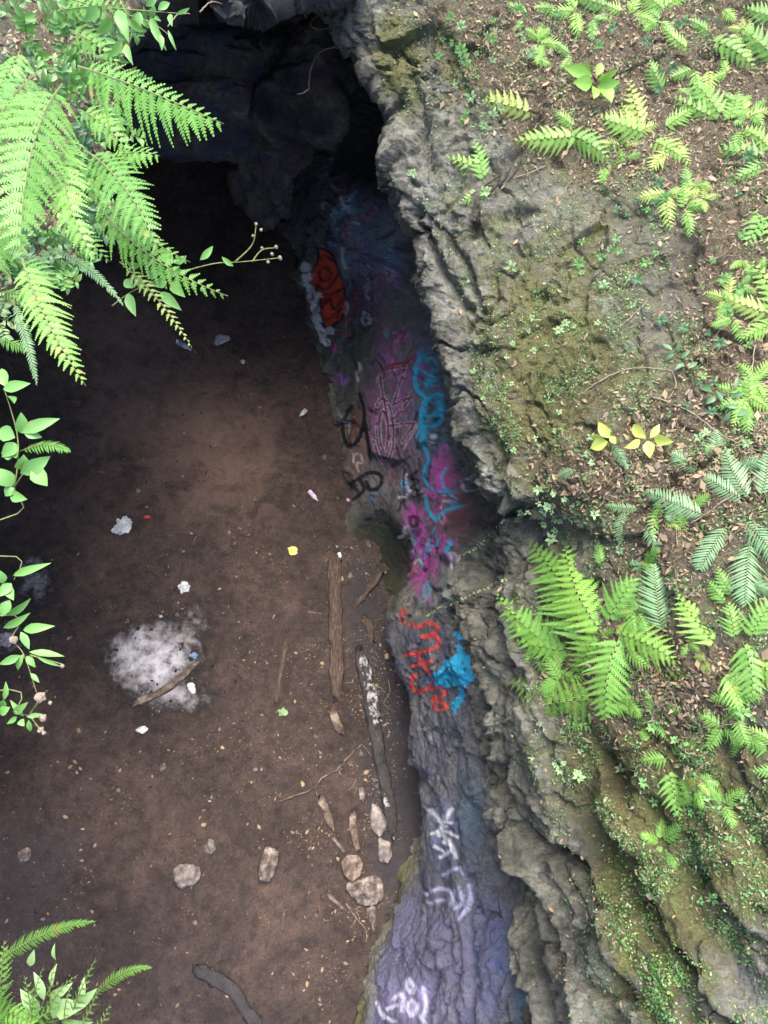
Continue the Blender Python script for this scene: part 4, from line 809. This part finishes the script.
# leafy weeds on the left bank
def banksurf(px, py):
    while True:                                        # step back onto the bank where the view looks past its edge
        r = ray(px, py); h = bvb.ray_cast(Vector(CAM), Vector(r))
        if h[0] is not None and h[0].z > 4.6: break
        px -= 4
        if px < -200: return PD(px, py, 2.9), 2.9
    p = np.array(h[0]); return p, float(proj(p)[2])
wk_ = 0
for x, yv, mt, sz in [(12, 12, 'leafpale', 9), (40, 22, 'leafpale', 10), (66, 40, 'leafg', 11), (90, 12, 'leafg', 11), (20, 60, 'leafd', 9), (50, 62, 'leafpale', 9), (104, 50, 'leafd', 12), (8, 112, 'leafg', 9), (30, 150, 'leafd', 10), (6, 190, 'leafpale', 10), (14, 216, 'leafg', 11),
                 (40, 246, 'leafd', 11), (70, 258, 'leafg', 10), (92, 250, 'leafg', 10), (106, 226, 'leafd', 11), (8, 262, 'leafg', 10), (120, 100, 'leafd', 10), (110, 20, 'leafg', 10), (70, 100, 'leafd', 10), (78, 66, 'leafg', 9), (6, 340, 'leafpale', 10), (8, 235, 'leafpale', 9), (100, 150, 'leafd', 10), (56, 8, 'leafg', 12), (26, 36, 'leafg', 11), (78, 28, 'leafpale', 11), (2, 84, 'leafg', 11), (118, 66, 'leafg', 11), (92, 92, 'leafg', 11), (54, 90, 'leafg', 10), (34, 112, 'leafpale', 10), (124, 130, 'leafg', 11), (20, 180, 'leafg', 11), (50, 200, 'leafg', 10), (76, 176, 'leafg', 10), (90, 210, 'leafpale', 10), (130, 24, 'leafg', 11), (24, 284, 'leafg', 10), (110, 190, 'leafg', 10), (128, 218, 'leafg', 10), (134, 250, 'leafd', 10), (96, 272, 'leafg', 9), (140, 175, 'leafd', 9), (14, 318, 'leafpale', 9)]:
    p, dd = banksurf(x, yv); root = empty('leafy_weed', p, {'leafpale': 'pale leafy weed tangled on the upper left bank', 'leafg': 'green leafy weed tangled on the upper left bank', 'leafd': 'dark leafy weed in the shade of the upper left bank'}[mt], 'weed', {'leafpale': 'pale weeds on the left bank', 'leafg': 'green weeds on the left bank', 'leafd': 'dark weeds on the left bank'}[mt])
    fb_ = MB(); stb = MB(); view = nrm(CAM-p); s_ = sz*1.05*dd/F; E1 = nrm(np.cross(view, [0, 1, .1])); E2 = np.cross(view, E1)
    for k in range(random.randint(5, 7)):
        a = random.uniform(0, 6.28); e = p+(E1*math.cos(a)+E2*math.sin(a))*s_*random.uniform(.8, 2.6)+view*s_*random.uniform(.6, 2.6)
        c_ = (p+e)/2+view*s_*.5; tt = np.linspace(0, 1, 7)[:, None]; cu = (1-tt)**2*(p-view*.02)+2*tt*(1-tt)*c_+tt**2*e
        tube(stb, cu, np.linspace(.002, .001, 7), 4)
        for j in range(2, 7):
            for sg in (-1, 1):
                T = nrm(cu[j]-cu[j-1]); S = nrm(np.cross(T, view))*sg; l_ = s_*random.uniform(.55, 1.1)
                leaf_blade(fb_, cu[j], cu[j]+nrm(S+T*.5+rng.normal(0, .25, 3))*l_, nrm(view+rng.normal(0, .35, 3)), l_*random.uniform(.38, .6))
    fb_.build('foliage', M[mt], root, p); stb.build('stem', M['stem'], root, p)
# creeping vines on the dark rock
for lab, pts in (('creeping vine of small round leaves on the dark rock, upper of two strands', [(519, 510), (505, 520), (490, 536), (474, 549), (460, 557)]), ('creeping vine of small round leaves on the dark rock, lower of two strands', [(506, 580), (488, 588), (470, 596), (452, 604), (438, 610), (428, 616)])):
    pp = [surf(a, b, .008)[0] for a, b in smoothline(pts, 26)]; root = empty('creeping_vine', pp[0], lab, 'vine'); mb = MB(); tube(mb, pp, .0015, 4); mb.build('stem', M['stem'], root, pp[0])
    for i, p in enumerate(pp):
        mb = MB(); view = nrm(CAM-p)
        for k in range(2):
            a = random.uniform(0, 6.28); E1 = nrm(np.cross(view, [0, 1, .1])); E2 = np.cross(view, E1); di = E1*math.cos(a)+E2*math.sin(a); s_ = random.uniform(.012, .021)
            leaf_blade(mb, p, p+di*s_+view*.006, view, s_*.85)
        mb.build('leaf', M['leafpale'], root, pp[0])
# ---- uncountable cover, picked over the slope's own surface
VF = V2.reshape(-1, 3); NF = N2.reshape(-1, 3); ZF = ZONE.reshape(-1, 4); UF = U.ravel(); PXF = PX.ravel(); PYF = PY.ravel()
visible = (UF > 4.6) & (PXF > 380) & (PXF < 860) & (PYF > -60) & (PYF < 1090)
def scatter(prob, n): 
    pr = prob*visible*np.where(UF < 6, .5, 1.0); return rng.choice(len(pr), n, p=pr/pr.sum())
def cover(name, idx, mats, smin, smax, asp, flat, label, cat, lift=.003):
    n = len(idx); p = VF[idx]+rng.normal(0, .006, (n, 3)); N = nrm(NF[idx]+rng.normal(0, flat, (n, 3))); a = nrm(np.cross(N, rng.normal(size=(n, 3)))); b = np.cross(N, a)
    s_ = rng.uniform(smin, smax, n)[:, None]; w_ = s_*asp*rng.uniform(.6, 1.3, n)[:, None]; p = p+N*lift+NF[idx]*lift
    cv = rng.uniform(-.25, .35, n)[:, None]*s_
    v = np.stack([p-a*s_, p-a*s_*.2+b*w_+N*cv*.4, p+a*s_+N*cv, p-a*s_*.1-b*w_+N*cv*.4], 1).reshape(-1, 3)
    f = np.arange(n*4).reshape(-1, 4); mi = rng.integers(0, len(mats), n)
    o = mesh_obj(name, v, f, [M[m] for m in mats], fmat=mi, smooth=False, loc=VF[idx[0]]); return tag(o, label, cat, kind='stuff')
soilp = np.clip(ZF[:, 1]-.18, 0, 1)**1.3; mossp = np.clip(ZF[:, 0]-.12, 0, 1)*np.clip(1.0-ZF[:, 1], .1, 1)
clump = np.clip(.5+1.3*fbm(VF, 3, 4.0), 0, 1)**2
cover('leaf_litter', scatter((soilp+.012)*(.3+clump), 24000), ['litter', 'litter', 'drystem', 'litter'], .005, .020, .38, .65, 'brown dead leaves and twigs lying over the right slope', 'leaf litter')
cover('moss', scatter((mossp+.04)*clump, 30000), ['drystem', 'leafg', 'leafpale', 'leafd', 'stem'], .0025, .0065, .7, .8, 'low green moss and tiny leaves on the rock slope', 'moss')
cover('dry_stalks', scatter(soilp, 1800), ['drystem'], .02, .07, .03, 1.2, 'thin dry stalks scattered through the leaf litter', 'dry stalks')
cover('tiny_weeds', scatter((soilp*.7+mossp*.6+.03)*clump**1.1, 26000), ['leafg', 'leafd', 'leafpale', 'leafd'], .004, .013, .45, .9, 'tiny green weeds sprinkled over the slope', 'weeds', .008)
pd_, _ = segd(PXF+6*fbm(VF, 2, 6), PYF, [(598, 838), (622, 868), (640, 915), (652, 960), (676, 1000), (690, 1040)])
cover('creeping_leaves', scatter(np.where(pd_ < 10+.09*np.clip(PYF-840, 0, 200), 1.0, 0)*(.15+clump), 1900), ['leafg', 'leafpale', 'fern'], .005, .0095, .8, .5, 'dense strip of small round green leaves running down the lower rock', 'ground cover', .006)
cover('fallen_leaves', scatter(soilp+.03, 900), ['litter', 'drystem', 'litter'], .018, .036, .45, .5, 'larger curled brown leaves fallen among the slope litter', 'dead leaves', .008)
# litter on the left bank
n = 2600; pts = []
for k in range(n):
    p, dd = banksurf(random.uniform(-20, 125), random.uniform(-20, 300)); pts.append(p+rng.normal(0, .02, 3)*np.array([1, 1, .1]))
pts = np.array(pts); N = nrm(np.array([0, -.2, 1])+rng.normal(0, .5, (n, 3))); a = nrm(np.cross(N, rng.normal(size=(n, 3)))); b = np.cross(N, a); s_ = rng.uniform(.008, .024, n)[:, None]
v = np.stack([pts-a*s_, pts+b*s_*.4, pts+a*s_, pts-b*s_*.4], 1).reshape(-1, 3)+N.repeat(4, 0)*.006
tag(mesh_obj('leaf_litter', v, np.arange(n*4).reshape(-1, 4), [M['litter'], M['leafd'], M['drystem']], fmat=rng.integers(0, 3, n), smooth=False, loc=pts[0]), 'brown dead leaves under the ferns of the left bank', 'leaf litter', kind='stuff')
# ---- twigs and roots of the slope
def twig(label, pts, r=.004, on='slope', mat='drystem', cat='twig', name='twig', lift=.02, z=None, fork=None, group=None, hh=.01):
    def pt(x, y_, i=0):
        if on == 'slope': p, n_, d_ = surf(x, y_); return p+nrm(CAM-p)*(lift if 0 < i < len(pts)-1 else .008)
        if on == 'floor': return floorpt(x, y_, hh)
        return P(x, y_, z)
    q = smoothline([pt(x, y_, i) for i, (x, y_) in enumerate(pts)], 6*len(pts)); q = q+.4*r*rng.normal(size=q.shape)
    mb = MB(); tube(mb, q, np.linspace(r, r*.5, len(q)), 6)
    if fork:
        for fk in fork: q2 = smoothline([pt(x, y_, i) for i, (x, y_) in enumerate(fk)], 14); tube(mb, q2, np.linspace(r*.7, r*.3, 14), 5)
    return tag(mb.build(name, M[mat], loc=q[0]), label, cat, group)
twig('bare curved grey twig on the mossy slope left of the leafy shoots', [(582, 394), (605, 378), (635, 368), (672, 371)], .006, fork=[[(672, 371), (676, 385), (668, 400)]])
twig('long thin bare twig slanting from the yellow leaves down to the right edge', [(652, 396), (690, 412), (730, 440), (775, 456)], .0045)
twig('pale bare twig rising right over the narrow leaved ferns', [(690, 524), (725, 500), (755, 478), (780, 450)], .0045, lift=.07)
twig('thin twig at the right edge beside the dull leafy shoot', [(755, 345), (752, 385), (764, 420)], .004)
twig('short dark twig crossing above the mossy rock, upper slope', [(580, 40), (568, 46), (552, 34)], .006, mat='wood', fork=[[(568, 46), (590, 52)]])
twig('long dry stem lying left of the top right ferns', [(652, 42), (664, 30), (676, 22)], .006)
twig('dry twig reaching left across the rock under the small split fern', [(546, 166), (520, 176), (492, 184), (480, 186)], .004)
twig('dark roots hanging down over the rock brow, thickest strand', [(516, 158), (505, 178), (488, 196), (476, 218)], .009, mat='wetbark', fork=[[(508, 172), (490, 182), (470, 196)], [(525, 150), (515, 172), (500, 190)]], cat='root', name='root')
twig('thin twig below the right edge ferns above the bare patch', [(648, 300), (630, 318), (612, 330)], .0035)
for k in range(46):
    zx, zy = random.choice([(560, 60), (620, 30), (700, 130), (740, 330), (700, 420), (600, 480), (600, 690), (720, 560), (740, 60), (530, 160), (650, 470), (700, 700)])
    x = zx+random.gauss(0, 28); y_ = zy+random.gauss(0, 20); a = random.uniform(0, 3.14); L_ = random.uniform(8, 30)
    if x < 440 or x > 770: continue
    twig('thin dry twig lying in the slope litter', [(x, y_), (x+L_*.5*math.cos(a)+random.gauss(0, 2), y_+L_*.5*math.sin(a)+random.gauss(0, 2)), (x+L_*math.cos(a), y_+L_*math.sin(a))], random.uniform(.0015, .0035), group='thin twigs in the slope litter', mat=random.choice(['drystem', 'wood']))
twig('pale looped root dangling in the cave mouth near the top edge', [(346, 12), (330, 13), (314, 18), (311, 26), (325, 29), (346, 21)], .007, on='z', z=4.0, cat='root', name='root')
twig('pale bent root hanging down in the dark cave mouth', [(355, 50), (334, 47), (317, 55), (310, 73), (308, 90), (298, 94)], .008, on='z', z=3.9, cat='root', name='root')
for i, (a, b, lab) in enumerate([((200, 12), (222, 4), 'thin pale stalk arching over the roof rock'), ((168, 26), (190, 14), 'short thin stalk at the left end of the roof rock')]): twig(lab, [a, ((a[0]+b[0])/2, (a[1]+b[1])/2-6), b], .005, on='z', z=4.9)

# ================================================================== THINGS ON THE CAVE FLOOR
def stone(px, py, wpx, hpx, th, label, mat='stone', rot=0, name='stone', flat=1.0, seed=0, cat='stone', group=None, sub=4):
    p = floorpt(px, py); d_ = float(proj(p)[2]); k = d_/F/2; v, f = ico(1, sub)
    vv = v.copy()
    for i in range(13):                                  # facets: cut by random planes
        nn = nrm(np.random.RandomState(seed*17+i).normal(size=3)); c_ = .50+.22*((i*7) % 5)/5; dd = vv@nn; vv = vv-np.where(dd > c_, dd-c_, 0)[:, None]*nn*.95
    vv = vv*1.2*(1+.16*fbm(v+seed, 3, 1.3)+.07*fbm(v+seed, 4, 4.5))[:, None]; vv = vv*np.array([wpx*k*1.12, hpx*k*1.25, th*.62]); c, s__ = math.cos(rot), math.sin(rot)
    vv = vv@np.array([[c, s__, 0], [-s__, c, 0], [0, 0, 1]]); vv = vv+p+np.array([0, 0, th*.38])
    o = mesh_obj(name, vv, np.array(f), M[mat], loc=p, smooth=False); return tag(o, label, cat, group)
stone(190, 875, 23, 21, .10, 'grey stone alone on the lower dirt floor, left of the pointed pinkish stone', seed=1)
stone(270, 863, 19, 27, .12, 'pointed pinkish stone in the middle of the lower floor', 'stonepink', -.3, seed=2)
stone(376, 824, 15, 26, .09, 'oval grey stone at the foot of the wall, uppermost of the pair', seed=3, rot=.35)
stone(384, 852, 14, 18, .08, 'small grey stone by the wall, lower of the pair', seed=4)
stone(363, 891, 27, 26, .10, 'flat pale stone smeared with green beside the sawn wood round', 'stonepink', .5, seed=5)
stone(372, 915, 9, 17, .06, 'narrow pale stone chip touching the flat pale stone', 'stonepink', .1, seed=6)
stone(221, 340, 13, 12, .06, 'crumpled grey lump on the shaded upper floor', 'cloth', seed=7, cat='lump')
stone(211, 846, 10, 13, .05, 'small rough stone above the grey stone on the lower floor', seed=9)
stone(25, 856, 11, 10, .03, 'small tan stone near the left edge of the lower floor', 'stonepink', seed=10)
stone(163, 768, 7, 7, .03, 'little reddish stone below the ash', 'stonepink', seed=11)
stone(142, 730, 9, 8, .04, 'whitish cinder below the campfire ash', 'paper', seed=12)
stone(192, 689, 9, 9, .04, 'white cinder at the right edge of the ash', 'paper', seed=13)
mb = MB()                                              # sawn wood round
p = floorpt(352, 867, .03); k = float(proj(p)[2])/F; a = np.linspace(0, 2*np.pi, 40, endpoint=False)
rr = 10.5*k*(1+.05*np.sin(3*a)+.03*np.sin(7*a+1)); ring = lambda r_, z: np.stack([r_*np.cos(a), r_*np.sin(a)*1.15, z+0*a], 1)
st = [ring(rr*.94, -.04), ring(rr, -.02), ring(rr, .028), ring(rr*.9, .036), ring(rr*.82, .030), ring(rr*.45, .026), ring(rr*.05, .029)]
mb.add(np.concatenate(st)+p, [(i*40+j, i*40+(j+1) % 40, (i+1)*40+(j+1) % 40, (i+1)*40+j) for i in range(6) for j in range(40)]+[tuple(range(240, 280))]); tag(mb.build('wood_round', M['palewood'], loc=p), 'round sawn slice of log above the flat pale stone', 'wood slice')
def plank(x0, y0, x1, y1, wpx, th, mat, label, name='plank', cat='plank', bend=0, sink=.3, rough=.16, taper=.85, group=None, hgt=0, ends=None):
    a = floorpt(x0, y0, hgt); b = floorpt(x1, y1, hgt); L = np.linalg.norm(b-a); w_ = wpx*float(proj((a+b)/2)[2])/F
    nl = max(14, int(L/.025)); m = 16; ss = np.linspace(0, 1, nl); ang = np.linspace(0, 2*np.pi, m, endpoint=False)
    prof = np.stack([np.sign(np.cos(ang))*np.abs(np.cos(ang))**.55*w_/2, np.sign(np.sin(ang))*np.abs(np.sin(ang))**.55*th/2], 1)
    V_ = []
    for i, q in enumerate(ss):
        e = 1-(1-taper)*q; e *= min(1, .55+6*q)*min(1, .5+7*(1-q))
        V_.append(np.stack([prof[:, 0]*e+bend*L*math.sin(q*math.pi), np.full(m, q*L), prof[:, 1]*e+th*(.5-sink)], 1))
    V_ = np.array(V_).reshape(-1, 3); off = fbm(V_*np.array([3, .8, 3])+x0, 4, 9); off2 = fbm(V_*np.array([1, .12, 1])+x0, 3, 60)
    c_ = V_*np.array([1, 0, 1])-np.array([0, 0, th*(.5-sink)]); V_ = V_+nrm(c_)*((off*rough+off2*.07)*w_)[:, None]
    V_[:m, 1] += rng.normal(0, w_*.25, m); V_[-m:, 1] += rng.normal(0, w_*.3, m)
    f = [(i*m+j, i*m+(j+1) % m, (i+1)*m+(j+1) % m, (i+1)*m+j) for i in range(nl-1) for j in range(m)]+[tuple(range(m))[::-1], tuple((nl-1)*m+j for j in range(m))]
    o = mesh_obj(name, V_, f, M[mat]); o.location = a; o.rotation_euler = (math.asin(max(-1, min(1, (b-a)[2]/L))), 0, math.atan2(-(b-a)[0], (b-a)[1]))
    return tag(o, label, cat, group)
plank(334, 556, 337, 700, 14, .07, 'wood', 'long weathered brown plank lying on the dirt along the wall', sink=.25)
pk = plank(360, 650, 394, 835, 13, .06, 'char', 'long blackened board with flaking white paint, right of the brown plank', sink=.2)
for (x0, y0, x1, y1, w_) in ((361, 655, 377, 712, 9), (385, 795, 388, 808, 6), (369, 690, 376, 726, 7)):
    q = plank(x0, y0, x1, y1, w_, .02, 'whitepaint', None, name='paint_flakes', cat=None, hgt=.045, rough=.3); mwk = None
    bpy.context.view_layer.update(); q.parent = pk; q.matrix_parent_inverse = pk.matrix_world.inverted()
plank(382, 572, 356, 606, 7, .05, 'wood', 'short splintered stick in the corner by the green hollow', cat='stick', name='stick', rough=.35, taper=.6)
plank(364, 618, 374, 642, 7, .04, 'wood', 'stubby broken wood scrap between the plank and the wall', cat='wood scrap', name='wood_scrap', rough=.35)
plank(332, 711, 340, 732, 9, .06, 'palewood', 'small pale log stub just below the end of the brown plank', cat='log', name='log', rough=.1, taper=.9)
plank(320, 797, 333, 830, 9, .04, 'palewood', 'pale split wood piece left of the curled bark strip', cat='wood scrap', name='wood_scrap', rough=.2, taper=.6)
plank(353, 812, 358, 850, 8, .04, 'palewood', 'pale bark strip standing near the sawn wood round', cat='bark strip', name='bark_strip', bend=.05, rough=.25, taper=.8)
plank(332, 836, 344, 852, 4, .03, 'palewood', 'thin pale splinter above the sawn wood round', cat='wood scrap', name='wood_scrap')
plank(286, 642, 276, 702, 5, .035, 'wood', 'half buried stick left of the brown plank', cat='stick', name='stick', sink=.5)
plank(135, 704, 196, 664, 8, .05, 'palewood', 'curved pale stick lying across the campfire ash', cat='stick', name='stick', bend=.07, sink=.1, taper=.75)
plank(328, 894, 343, 909, 4, .02, 'palewood', 'short pale stick left of the flat pale stone', cat='stick', name='stick')
plank(361, 788, 362, 800, 6, .04, 'stonepink', 'tan chunk of wood above the oval grey stone', cat='wood scrap', name='wood_scrap')
plank(196, 968, 262, 1040, 14, .05, 'wetbark', 'dark wet curved log sunk in the dirt at the bottom edge', cat='log', name='log', bend=-.10, sink=.45, rough=.2)
plank(143, 706, 152, 690, 3, .03, 'char', 'blackened stick end in the ash', cat='stick', name='stick')
twig('long forked branch lying on the floor below the brown plank', [(280, 801), (297, 795), (314, 788), (322, 778), (338, 769), (348, 757), (362, 744)], .011, on='floor', cat='branch', name='branch', mat='palewood', hh=.02, fork=[[(338, 769), (341, 775)], [(362, 744), (372, 757)], [(314, 788), (318, 796)]])
twig('thin curved twig left of the pale split wood', [(308, 844), (318, 835), (330, 832), (342, 838), (352, 846)], .006, on='floor', mat='wood')
twig('thin forked twig below the flat pale stone', [(346, 903), (356, 918), (366, 930), (366, 942)], .005, on='floor', fork=[[(356, 918), (352, 926)]])
twig('thin root curving through dirt at the bottom of the floor', [(322, 946), (312, 975), (304, 1000), (300, 1030)], .006, on='floor', mat='wood')
twig('thin curl of wire like root under the rock with the red letters', [(388, 680), (390, 692), (384, 704), (396, 712)], .004, on='floor', mat='drystem')
for k in range(34):
    zx, zy, rx_, ry_ = random.choice([(370, 660, 18, 60), (340, 820, 25, 50), (340, 900, 30, 40), (200, 480, 80, 90), (260, 620, 60, 80), (380, 590, 15, 20), (220, 430, 60, 60), (150, 780, 80, 70), (380, 760, 14, 60)])
    x = zx+random.gauss(0, .7)*rx_; y_ = zy+random.gauss(0, .7)*ry_; a = random.uniform(0, 3.14); L_ = random.uniform(6, 20)
    twig('thin twig lying on the dirt floor', [(x, y_), (x+L_*.5*math.cos(a)+random.gauss(0, 1.5), y_+L_*.5*math.sin(a)), (x+L_*math.cos(a), y_+L_*math.sin(a))], random.uniform(.003, .006), on='floor', mat=random.choice(['drystem', 'wood', 'palewood']), group='twigs on the dirt floor', hh=.004)
def bottle(x0, y0, x1, y1, dia, label, body='bottle', cap='blue', wrap=None, cat='bottle', name='bottle'):
    a = floorpt(x0, y0, dia/2+.004); b = floorpt(x1, y1, dia/2+.004); ax = b-a; L = np.linalg.norm(ax); T = ax/L; root = empty(name, a-np.array([0, 0, dia/2]), label, cat); b0 = a-np.array([0, 0, dia/2])
    pr = [(0, .25), (.01, .44), (.05, .5), (.28, .49), (.32, .46), (.36, .5), (.62, .49), (.74, .36), (.82, .19), (.90, .17), (.905, .16)]
    mb = MB(); tube(mb, [a+T*L*s_ for s_, _ in pr], [r_*dia for _, r_ in pr], 14); mb.build('body', M[body], root, b0)
    mb = MB(); tube(mb, [a+T*L*.90, a+T*L], [.2*dia, .2*dia], 12); mb.build('cap', M[cap], root, b0)
    if wrap: mb = MB(); tube(mb, [a+T*L*.2, a+T*L*.52], [.512*dia, .512*dia], 14, cap=False); mb.build('wrapper', M[wrap], root, b0)
bottle(58, 330, 43, 325, .07, 'clear plastic bottle lying on dirt behind the hanging fern frond', wrap='cloth', cap='paper')
bottle(177, 341, 191, 350, .07, 'clear plastic bottle on the upper floor near the budding twig', wrap='blue', cap='paper')
bottle(309, 491, 318, 501, .055, 'pale pink plastic bottle on the floor left of the green hollow', body='paper', wrap='pink', cap='pink')
bottle(341, 561, 337, 546, .045, 'small black and white lighter shaped bottle at the head of the brown plank', body='black', wrap='paper', cap='paper', cat='bottle')
bottle(306, 410, 300, 416, .06, 'small white cup lying at the wall foot left of the graffiti', body='paper', cap='paper', name='cup', cat='cup')
def crumple(px, py, wpx, hpx, mat, label, cat, name, seed=0, th=.05):
    p = floorpt(px, py); k = float(proj(p)[2])/F/2; v, f = ico(1, 4)
    dsp = .95+.6*fbm(v+seed*3.1, 2, 1.3)+.35*ridged(v+seed, 3, 2.4)-.3*np.abs(perlin(v*5+seed)); vv = v*dsp[:, None]*np.array([wpx*k, hpx*k, th*.3])+p+np.array([0, 0, th*.25])
    vv[:, 2] += .012*perlin(v*6+seed); tag(mesh_obj(name, vv, np.array(f), M[mat], loc=p, smooth=False), label, cat)
crumple(123, 527, 15, 17, 'paper', 'crumpled white paper on the dirt above the campfire', 'paper', 'crumpled_paper', 1)
crumple(184, 588, 9, 10, 'paper', 'small white crumpled cup upper right of the ash', 'cup', 'crumpled_cup', 2)
crumple(293, 551, 8, 8, 'foil', 'small yellow wrapper on the dirt left of the brown plank', 'wrapper', 'wrapper', 3, .03)
crumple(283, 712, 8, 7, 'leafpale', 'small pale green wrapper left of the pale log stub', 'wrapper', 'wrapper', 4, .03)
crumple(161, 617, 4, 3, 'paper', 'tiny white scrap at the top of the ash', 'scrap', 'paper_scrap', 5, .02)
crumple(193, 656, 8, 6, 'blue', 'crushed blue scrap at the end of the ash stick', 'scrap', 'plastic_scrap', 6, .03)
crumple(8, 640, 12, 14, 'cloth', 'dark crumpled litter at the left edge beside the weeds', 'litter', 'crumpled_litter', 7, .05)
crumple(147, 517, 5, 3, 'red', 'tiny red scrap right of the crumpled paper', 'scrap', 'plastic_scrap', 8, .02)
crumple(243, 362, 4, 4, 'paper', 'tiny white scrap on the shaded upper floor', 'scrap', 'paper_scrap', 9, .02)
crumple(348, 500, 3, 3, 'pink', 'tiny pinkish scrap at the wall foot', 'scrap', 'plastic_scrap', 10, .02)
for k in range(26):                                    # burnt bits round the ash
    a = random.uniform(0, 6.28); r_ = random.uniform(.5, 1.15)
    stone(150+46*r_*math.cos(a), 660+42*r_*math.sin(a), random.uniform(2, 5), random.uniform(2, 4), .03, 'small burnt black bit in the campfire ash', 'char', a, 'charcoal', seed=k+200, cat='charcoal', group='charcoal bits in the ash', sub=2)
for k in range(60):                                    # pebbles
    zx, zy, rx_, ry_ = random.choice([(340, 880, 35, 50), (350, 640, 30, 60), (200, 760, 110, 110), (220, 500, 100, 100), (280, 700, 60, 100), (100, 800, 90, 100), (360, 760, 25, 50)])
    x = zx+random.gauss(0, .8)*rx_; y_ = zy+random.gauss(0, .8)*ry_; r_ = random.uniform(1.8, 4.8)
    mt = random.choice(['stone', 'stonepink', 'stonepink', 'litter'])
    stone(x, y_, r_*random.uniform(1, 1.6), r_, .025, 'small pebble or crumb on the dirt floor', mt, random.uniform(0, 3), 'pebble', seed=k+30, cat='pebble', group='pebbles on the dirt floor', sub=2)
# floor chips and dead leaves, far too many to count
n = 19000; zone_ = [(200, 450, 110, 110, .22), (270, 620, 80, 120, .2), (350, 850, 36, 80, .22), (365, 650, 34, 100, .22), (160, 820, 150, 130, .2), (60, 600, 80, 160, .08)]
cx_ = []; 
for zx, zy, rx_, ry_, fr in zone_: m_ = int(n*fr); cx_.append(np.stack([rng.normal(zx, rx_, m_), rng.normal(zy, ry_, m_)], 1))
q = np.concatenate(cx_); q = q[rng.random(len(q)) < np.clip(.25+2.2*fbm(np.stack([q[:, 0]/45, q[:, 1]/45, 0*q[:, 0]], -1), 3), .04, 1)]; q = q[(q[:, 0] > -20) & (q[:, 0] < 440) & (q[:, 1] > 150) & (q[:, 1] < 1050)]; n = len(q)
p = P(q[:, 0], q[:, 1], 0*q[:, 0]); p[:, 2] = floor_z(p[:, 0], p[:, 1])+.008
N = nrm(np.array([0, 0, 1])+rng.normal(0, .3, (n, 3))); a = nrm(np.cross(N, rng.normal(size=(n, 3)))); b = np.cross(N, a)
s_ = (rng.uniform(.003, .012, n)*np.where(rng.random(n) < .12, 2.2, 1))[:, None]; w_ = s_*rng.uniform(.12, .6, n)[:, None]
v = np.stack([p-a*s_, p+b*w_+N*s_*.15, p+a*s_, p-b*w_+N*s_*.1], 1).reshape(-1, 3)
tag_q = np.stack([rng.uniform(-10, 430, 900), rng.uniform(200, 1040, 900)], 1); tag_q = tag_q[rng.random(900) < np.clip(.35+1.8*fbm(np.stack([tag_q[:, 0]/60, tag_q[:, 1]/60, 0*tag_q[:, 0]+4], -1), 3), .08, 1)]; m2 = len(tag_q)
p2 = P(tag_q[:, 0], tag_q[:, 1], 0*tag_q[:, 0]); p2[:, 2] = floor_z(p2[:, 0], p2[:, 1])+.012; N2_ = nrm(np.array([0, 0, 1])+rng.normal(0, .3, (m2, 3))); a2 = nrm(np.cross(N2_, rng.normal(size=(m2, 3)))); b2 = np.cross(N2_, a2); s2_ = rng.uniform(.012, .030, m2)[:, None]
v2 = np.stack([p2-a2*s2_, p2-a2*s2_*.3+b2*s2_*.5+N2_*s2_*.3, p2+a2*s2_*.4+b2*s2_*.45+N2_*s2_*.2, p2+a2*s2_, p2+a2*s2_*.2-b2*s2_*.5+N2_*s2_*.35, p2-a2*s2_*.5-b2*s2_*.4+N2_*s2_*.1], 1).reshape(-1, 3)
tag(mesh_obj('fallen_leaves', v2, np.arange(m2*6).reshape(-1, 6), [M['litter'], M['wood'], M['wetbark']], fmat=rng.choice(3, m2, p=[.35, .4, .25]), smooth=False, loc=p2[0]), 'torn brown and blackish leaves trodden into the dirt floor', 'dead leaves', kind='stuff')
tag(mesh_obj('floor_litter', v, np.arange(n*4).reshape(-1, 4), [M['litter'], M['palewood'], M['wood'], M['stonepink']], fmat=rng.choice(4, n, p=[.46, .07, .4, .07]), smooth=False, loc=p[0]), 'wood chips and leaf crumbs strewn over the dirt floor', 'litter', kind='stuff')

# ================================================================== LIGHT
w = bpy.data.worlds.new('World'); sc.world = w; w.use_nodes = True; nt = w.node_tree
sky = nt.nodes.new('ShaderNodeTexSky'); sky.sky_type = 'NISHITA'; sky.sun_disc = False
SE, SA = math.radians(76), math.radians(345)           # elevation; azimuth the light comes from, clockwise from +Y
sky.sun_elevation = SE; sky.sun_rotation = SA; sky.air_density = 1.0; sky.dust_density = 3.0
nt.links.new(sky.outputs[0], nt.nodes['Background'].inputs[0]); nt.nodes['Background'].inputs[1].default_value = .15
sd = bpy.data.lights.new('sun', 'SUN'); sd.energy = 1.7; sd.angle = math.radians(42); sd.color = (1, .94, .82)
so = bpy.data.objects.new('sun', sd); COL.objects.link(so)
dirv = Vector((math.sin(SA)*math.cos(SE), math.cos(SA)*math.cos(SE), math.sin(SE)))
so.rotation_euler = dirv.to_track_quat('Z', 'Y').to_euler()
# ================================================================== CAMERA
cd = bpy.data.cameras.new('camera'); co = bpy.data.objects.new('camera', cd); COL.objects.link(co)
cd.sensor_fit = 'VERTICAL'; cd.sensor_height = 24; cd.lens = 24*F/1024; cd.clip_start = .05; cd.clip_end = 200
from mathutils import Matrix
mw = Matrix(R.tolist()).to_4x4(); mw.translation = Vector(CAM); co.matrix_world = mw
sc.camera = co
sc.render.resolution_x, sc.render.resolution_y = 768, 1024
sc.view_settings.view_transform = 'Standard'; sc.view_settings.look = 'None'; sc.view_settings.gamma = 1.0; sc.view_settings.exposure = 2.25
